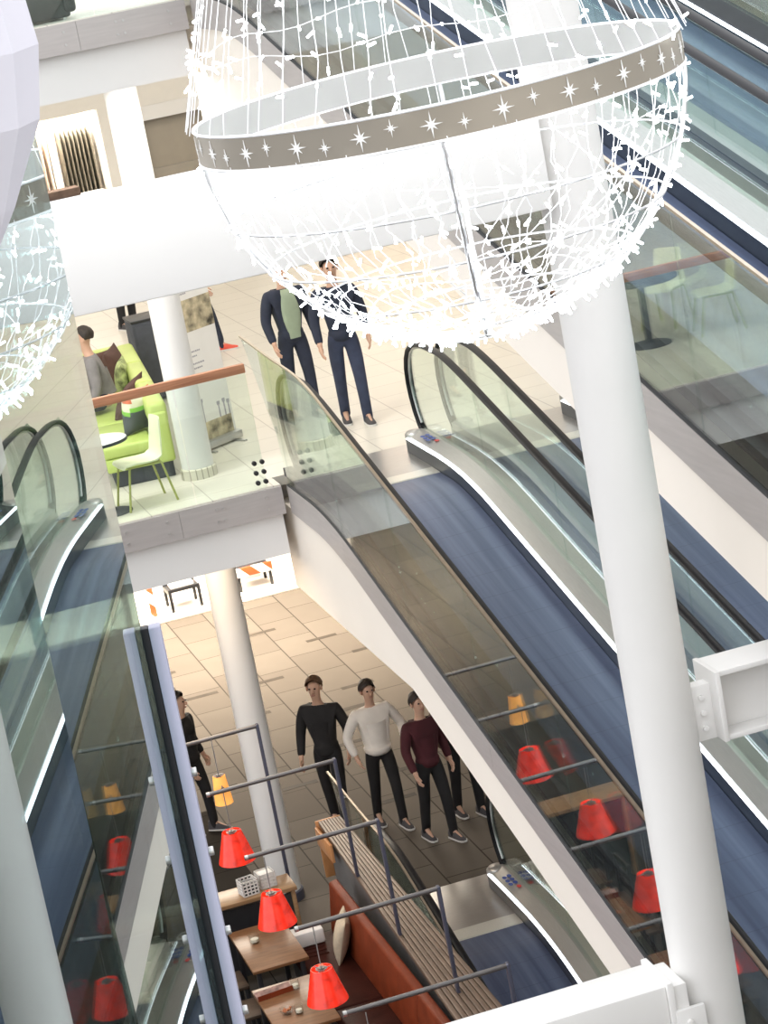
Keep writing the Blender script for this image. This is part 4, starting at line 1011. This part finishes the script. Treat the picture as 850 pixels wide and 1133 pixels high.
# ------------------------------------------------------------------ chandelier
CH = Vector((2.648, 9.08, 5.085)); RR = .868
t = thing('chandelier', 'huge bowl-shaped light chandelier with a star-patterned metal band', 'chandelier', tuple(CH - Vector((0, 0, RR))))
n = 128
def ring_band(r, z0, z1, th_):
    vs = []
    for rr, z in ((r, z0), (r, z1), (r - th_, z1), (r - th_, z0)): vs += [(CH.x + rr * math.cos(2 * PI * i / n), CH.y + rr * math.sin(2 * PI * i / n), CH.z + z) for i in range(n)]
    fs = [(a * n + i, a * n + (i + 1) % n, ((a + 1) % 4) * n + (i + 1) % n, ((a + 1) % 4) * n + i) for a in range(4) for i in range(n)]
    mi = [(0, 2, 1, 2)[a] for a in range(4) for i in range(n)]
    mb = MB(); mb.add(vs, fs); mb.mi = mi; return mb
obj('star_band', ring_band(RR, -.055, .055, .008), [M['ringmetal'], M['ringinner'], M['hoop']], t, smooth=35)
st = MB(); ns = 46
for i in range(ns):
    big = i % 2 == 0
    a0 = 2 * PI * (i + .5 * (0.2 if big else 0)) / ns
    L, W2, D = (.046, .032, .014) if big else (.030, .019, .008); st = MB()
    pts = []
    for k in range(16):
        a = k * PI / 8
        if k % 4 == 0: r = L if k % 8 == 4 else L * .82
        elif k % 4 == 2: r = W2 * .8
        else: r = .0095 if big else .0062
        pts.append((r * math.cos(a), r * math.sin(a)))
    off = 0 if big else (-.012 if i % 4 == 1 else .014)
    vs = []
    for rad in (RR + .001, RR + .0035):
        for u, v in pts: b = a0 + u / RR; vs.append((CH.x + rad * math.cos(b), CH.y + rad * math.sin(b), CH.z + v + off))
        vs.append((CH.x + rad * math.cos(a0), CH.y + rad * math.sin(a0), CH.z + off))
    fs = [(17 + k, 17 + (k + 1) % 16, 33) for k in range(16)] + [(k, (k + 1) % 16, 17 + (k + 1) % 16, 17 + k) for k in range(16)]
    st.add(vs, fs); obj('star', st, M['star'], t, smooth=0, label='white eight-pointed star')
def circ(r, z, m=96, c=CH): return [(c.x + r * math.cos(2 * PI * i / m), c.y + r * math.sin(2 * PI * i / m), c.z + z) for i in range(m)]
for ph in (0, 20, 34, 48, 62, 76):
    p = math.radians(ph)
    if ph: obj('hoop', MB().tube(circ(RR * math.cos(p), -RR * math.sin(p)), .0042, 6, closed=True), M['hoop'], t)
for z in (-.058, .058): obj('rim_hoop', MB().tube(circ(RR, z), .0055, 6, closed=True), M['wire'], t)
for k in range(4):
    a = math.radians(-107 + 90 * k)
    pts = [(CH.x + RR * math.cos(p) * math.cos(a), CH.y + RR * math.cos(p) * math.sin(a), CH.z - RR * math.sin(p)) for p in [math.radians(4 + 82 * i / 20) for i in range(21)]]
    obj('rib', MB().tube(pts, .009, 8), M['hoop'], t)
TOPZ = 2.6
bul = MB()
def bulb(p, d):
    p = Vector(p); d = Vector(d).normalized(); q = p + d * .030
    bul.cyl(p, q, .0046, .0040, n=6)
def rnd(): return Vector((random.gauss(0, 1), random.gauss(0, 1), random.gauss(0, 1)))
def sph(a, p, rr=1.0): return Vector((CH.x + RR * rr * math.cos(p) * math.cos(a), CH.y + RR * rr * math.cos(p) * math.sin(a), CH.z - RR * rr * math.sin(p)))
# bowl cords: 56 meridians with a loose zigzag
wires = MB()
NM = 48
for k in range(NM):
    a = 2 * PI * (k + random.uniform(-.2, .2)) / NM
    pts = []; pm = random.uniform(66, 84)
    for i in range(15):
        p = math.radians(3 + pm * i / 14); aa = a + random.uniform(-.035, .035) * (.25 + 2.2 * i / 14)
        pts.append(sph(aa, p, 1 + random.uniform(-.004, .008)))
    wires.tube(pts, .0019, 4)
    for q, q2 in zip(pts, pts[1:]):
        if random.random() < .62:
            c = (q + q2) / 2; o = (c - CH).normalized(); bulb(c, o * .6 + rnd() * .7)
# slanting drapes
for k in range(22):
    a = random.uniform(0, 2 * PI); p = math.radians(random.uniform(6, 55)); da = random.choice((-1, 1)) * random.uniform(.25, .7); dp = math.radians(random.uniform(5, 26))
    pts = [sph(a + da * i / 8, p + dp * i / 8, 1.004) for i in range(9)]
    wires.tube(pts, .0019, 4)
    for q in pts[1:-1:2]: bulb(q, (q - CH).normalized() + rnd() * .6)
# dense garland low on the bowl
for k in range(7):
    ph = 52 + 5.2 * k; pts = []
    for i in range(49):
        a = 2 * PI * i / 48; pts.append(sph(a, math.radians(ph + 2.2 * math.sin(5 * a + k * 1.3)), 1.01))
    wires.tube(pts, .0019, 4)
    for q in pts:
        if random.random() < .75 * math.cos(math.radians(ph)) + .12: bulb(q, (q - CH).normalized() + rnd() * .55)
obj('light_cords', wires, M['wire'], t, smooth=60)
# roof cords rising to the hanging point
roof = MB()
for k in range(54):
    a = 2 * PI * (k + random.uniform(-.25, .25)) / 54; pts = []
    for i in range(14):
        u = i / 13; r = RR * (1 - u) * .995 + .03; aa = a + random.uniform(-.02, .02)
        pts.append(Vector((CH.x + r * math.cos(aa), CH.y + r * math.sin(aa), CH.z + .06 + TOPZ * u)))
    roof.tube(pts, .0019, 4)
    for q, q2 in zip(pts[:8], pts[1:9]):
        for w in range(2):
            if random.random() < .5: bulb(q + (q2 - q) * random.random(), rnd() + Vector((math.cos(a), math.sin(a), 0)) * .6)
for u in (.09, .2, .33):
    r = RR * (1 - u) + .03
    pts = [Vector((CH.x + r * math.cos(2 * PI * i / 60), CH.y + r * math.sin(2 * PI * i / 60), CH.z + .06 + TOPZ * u + .015 * math.sin(9 * 2 * PI * i / 60))) for i in range(60)]
    roof.tube(pts, .0019, 4, closed=True)
    for q in pts:
        if random.random() < .6: bulb(q, (q - CH).normalized() + rnd() * .6)
obj('roof_cords', roof, M['wire'], t, smooth=60)
bo = obj('led_lights', bul, M['ledbulb'], t, smooth=60, kind='stuff', label='small glowing white LED tips')
t.rotation_euler = (0, -.032, 0); t.location = t.location + Vector((.027, 0, -.022))
obj('hanging_cable', MB().cyl(CH + Vector((0, 0, .06 + TOPZ - .05)), CH + Vector((0, 0, 6)), .012), M['steel'], t)

# ------------------------------------------------------------------ mirroring glass screen beside the viewpoint
def plane_frame(az, ti, d):
    n = Vector((math.cos(az) * math.cos(ti), math.sin(az) * math.cos(ti), math.sin(ti)))
    v = Vector((-math.sin(az), math.cos(az), 0)); w = n.cross(v)
    return n, v, w, d
def on_plane(fr, y, z):
    n, v, w, d = fr
    return Vector(((d - n.y * y - n.z * z) / n.x, y, z))
F1 = plane_frame(math.radians(-11.177), math.radians(.964), -.15)
t = thing('glass_screen', 'tall mirroring glass screen on the left, reflecting the walkway, column and chandelier', 'glass screen', (.40, 3.0, LOW))
def pane(fr, poly, name='glass_pane'):
    n = fr[0]; mb = MB(); k = len(poly)
    p = [on_plane(fr, y, z) for y, z in poly]
    mb.add([q for q in p] + [q - n * .010 for q in p], [tuple(range(k)), tuple(range(2 * k - 1, k - 1, -1))] + [(i, (i + 1) % k, k + (i + 1) % k, k + i) for i in range(k)])
    return obj(name, mb, M['pane'], t, smooth=0)
def edge_y(z): return 3.62 + (3.967 - 3.62) * (z - 4.365) / (5.472 - 4.365)
SEAM = 2.435
pane(F1, [(SEAM + .003, LOW), (edge_y(3.6), LOW), (edge_y(3.6), 3.6), (edge_y(6.6), 6.6), (SEAM + .003, 6.6)])
az2 = math.radians(-12.3); s0 = on_plane(F1, SEAM, 5.16)
F2 = plane_frame(az2, 0, math.cos(az2) * s0.x + math.sin(az2) * s0.y)
pane(F2, [(1.25, LOW), (SEAM - .003, LOW), (SEAM - .003, 6.6), (1.25, 6.6)])
n, v, w, d = F1
a = on_plane(F1, edge_y(4.93), 4.93); b = on_plane(F1, edge_y(3.6), 3.6); dr = (b - a)
off = n * .006
for nm, o0, wn, wv, m in (('edge_gasket', .004, .006, .012, 'rubber'), ('edge_profile', .019, .009, .014, 'profile')):
    mb = MB(); c = (a + b) / 2 + n * o0 + v * .004
    mb.obox(c, n * wn, v * wv, dr * .5); obj(nm, mb, M[m], t, bevel=.002)
for k in range(8):
    p = a + dr * (.16 + .085 * k) + n * .028 + v * .0
    obj('fixing', MB().cyl(p, p + n * .008, .007, n=12), M['steel'], t, bevel=.001)

# pale faceted paper ornament, close by at the top left
dirn = R @ Vector((-64 - 425, 70 - 566.5, 2960.7)); dirn.normalize()
OC = Vector((0, 0, 6)) + dirn * 1.5
mb = MB(); k = 7; prof = [(.002, .16), (.028, .11), (.050, .05), (.054, .0), (.046, -.04), (.022, -.085), (.002, -.115)]
mb.lathe(prof, OC, k)
t = thing('paper_ornament', 'pale lilac faceted paper ornament hanging at the upper left corner', 'ornament', tuple(OC - Vector((0, 0, .115))))
obj('body', mb, M['lilac'], t, smooth=0)
obj('thread', MB().cyl(OC + Vector((0, 0, .16)), OC + Vector((0, 0, 1.6)), .0015, n=6), M['wire'], t)

# ------------------------------------------------------------------ light
def area(name, loc, size, energy, col, rot=(0, 0, 0), sy=None):
    l = bpy.data.lights.new(name, 'AREA'); l.energy = energy; l.color = col; l.size = size
    if sy: l.shape = 'RECTANGLE'; l.size_y = sy
    o = bpy.data.objects.new(name, l); COL.objects.link(o); o.location = loc; o.rotation_euler = rot; return o
area('ceiling_lamps_middle', (5.5, 33, UP - .75), 11, 360, (1.0, .95, .88), sy=13)
area('ceiling_lamps_lower', (5.4, 36.4, -.76), 5, 1500, (1.0, .89, .74), sy=5)
area('ledge_fill', (3.8, 25.55, UP - .74), 6, 170, (1.0, .96, .90), sy=.5)  # added fill under the slab to brighten the shaded column, no fitting modelled
area('cafe_lamps', (3.8, 25.6, -.76), 1.6, 30, (1.0, .80, .58))
area('shop_lamps', (5.78, 41.9, 2.85), 1.5, 100, (1.0, .91, .80), sy=1.2)
area('shop_lamps_right', (11.2, 41.8, 3.9), 3.2, 200, (1.0, .90, .80), sy=1.0)
W_ = bpy.data.worlds.new('sky'); S.world = W_; W_.use_nodes = True
nt = W_.node_tree; nn = nt.nodes; bg = nn['Background']
tc = nn.new('ShaderNodeTexCoord'); sp = nn.new('ShaderNodeSeparateXYZ'); nt.links.new(tc.outputs['Generated'], sp.inputs[0])
mr = nn.new('ShaderNodeMapRange'); mr.inputs['From Min'].default_value = -1; mr.inputs['From Max'].default_value = 1
nt.links.new(sp.outputs['Z'], mr.inputs['Value'])
rp = nn.new('ShaderNodeValToRGB')
e = rp.color_ramp.elements; e[0].position = .42; e[0].color = (.05, .05, .055, 1); e[1].position = .50; e[1].color = (.96, .97, 1.0, 1)
nt.links.new(mr.outputs[0], rp.inputs[0]); nt.links.new(rp.outputs[0], bg.inputs['Color']); bg.inputs['Strength'].default_value = 1.52
vs_ = S.view_settings; vs_.view_transform = 'Standard'; vs_.look = 'None'; vs_.gamma = 1; vs_.use_curve_mapping = False; vs_.exposure = 0.42
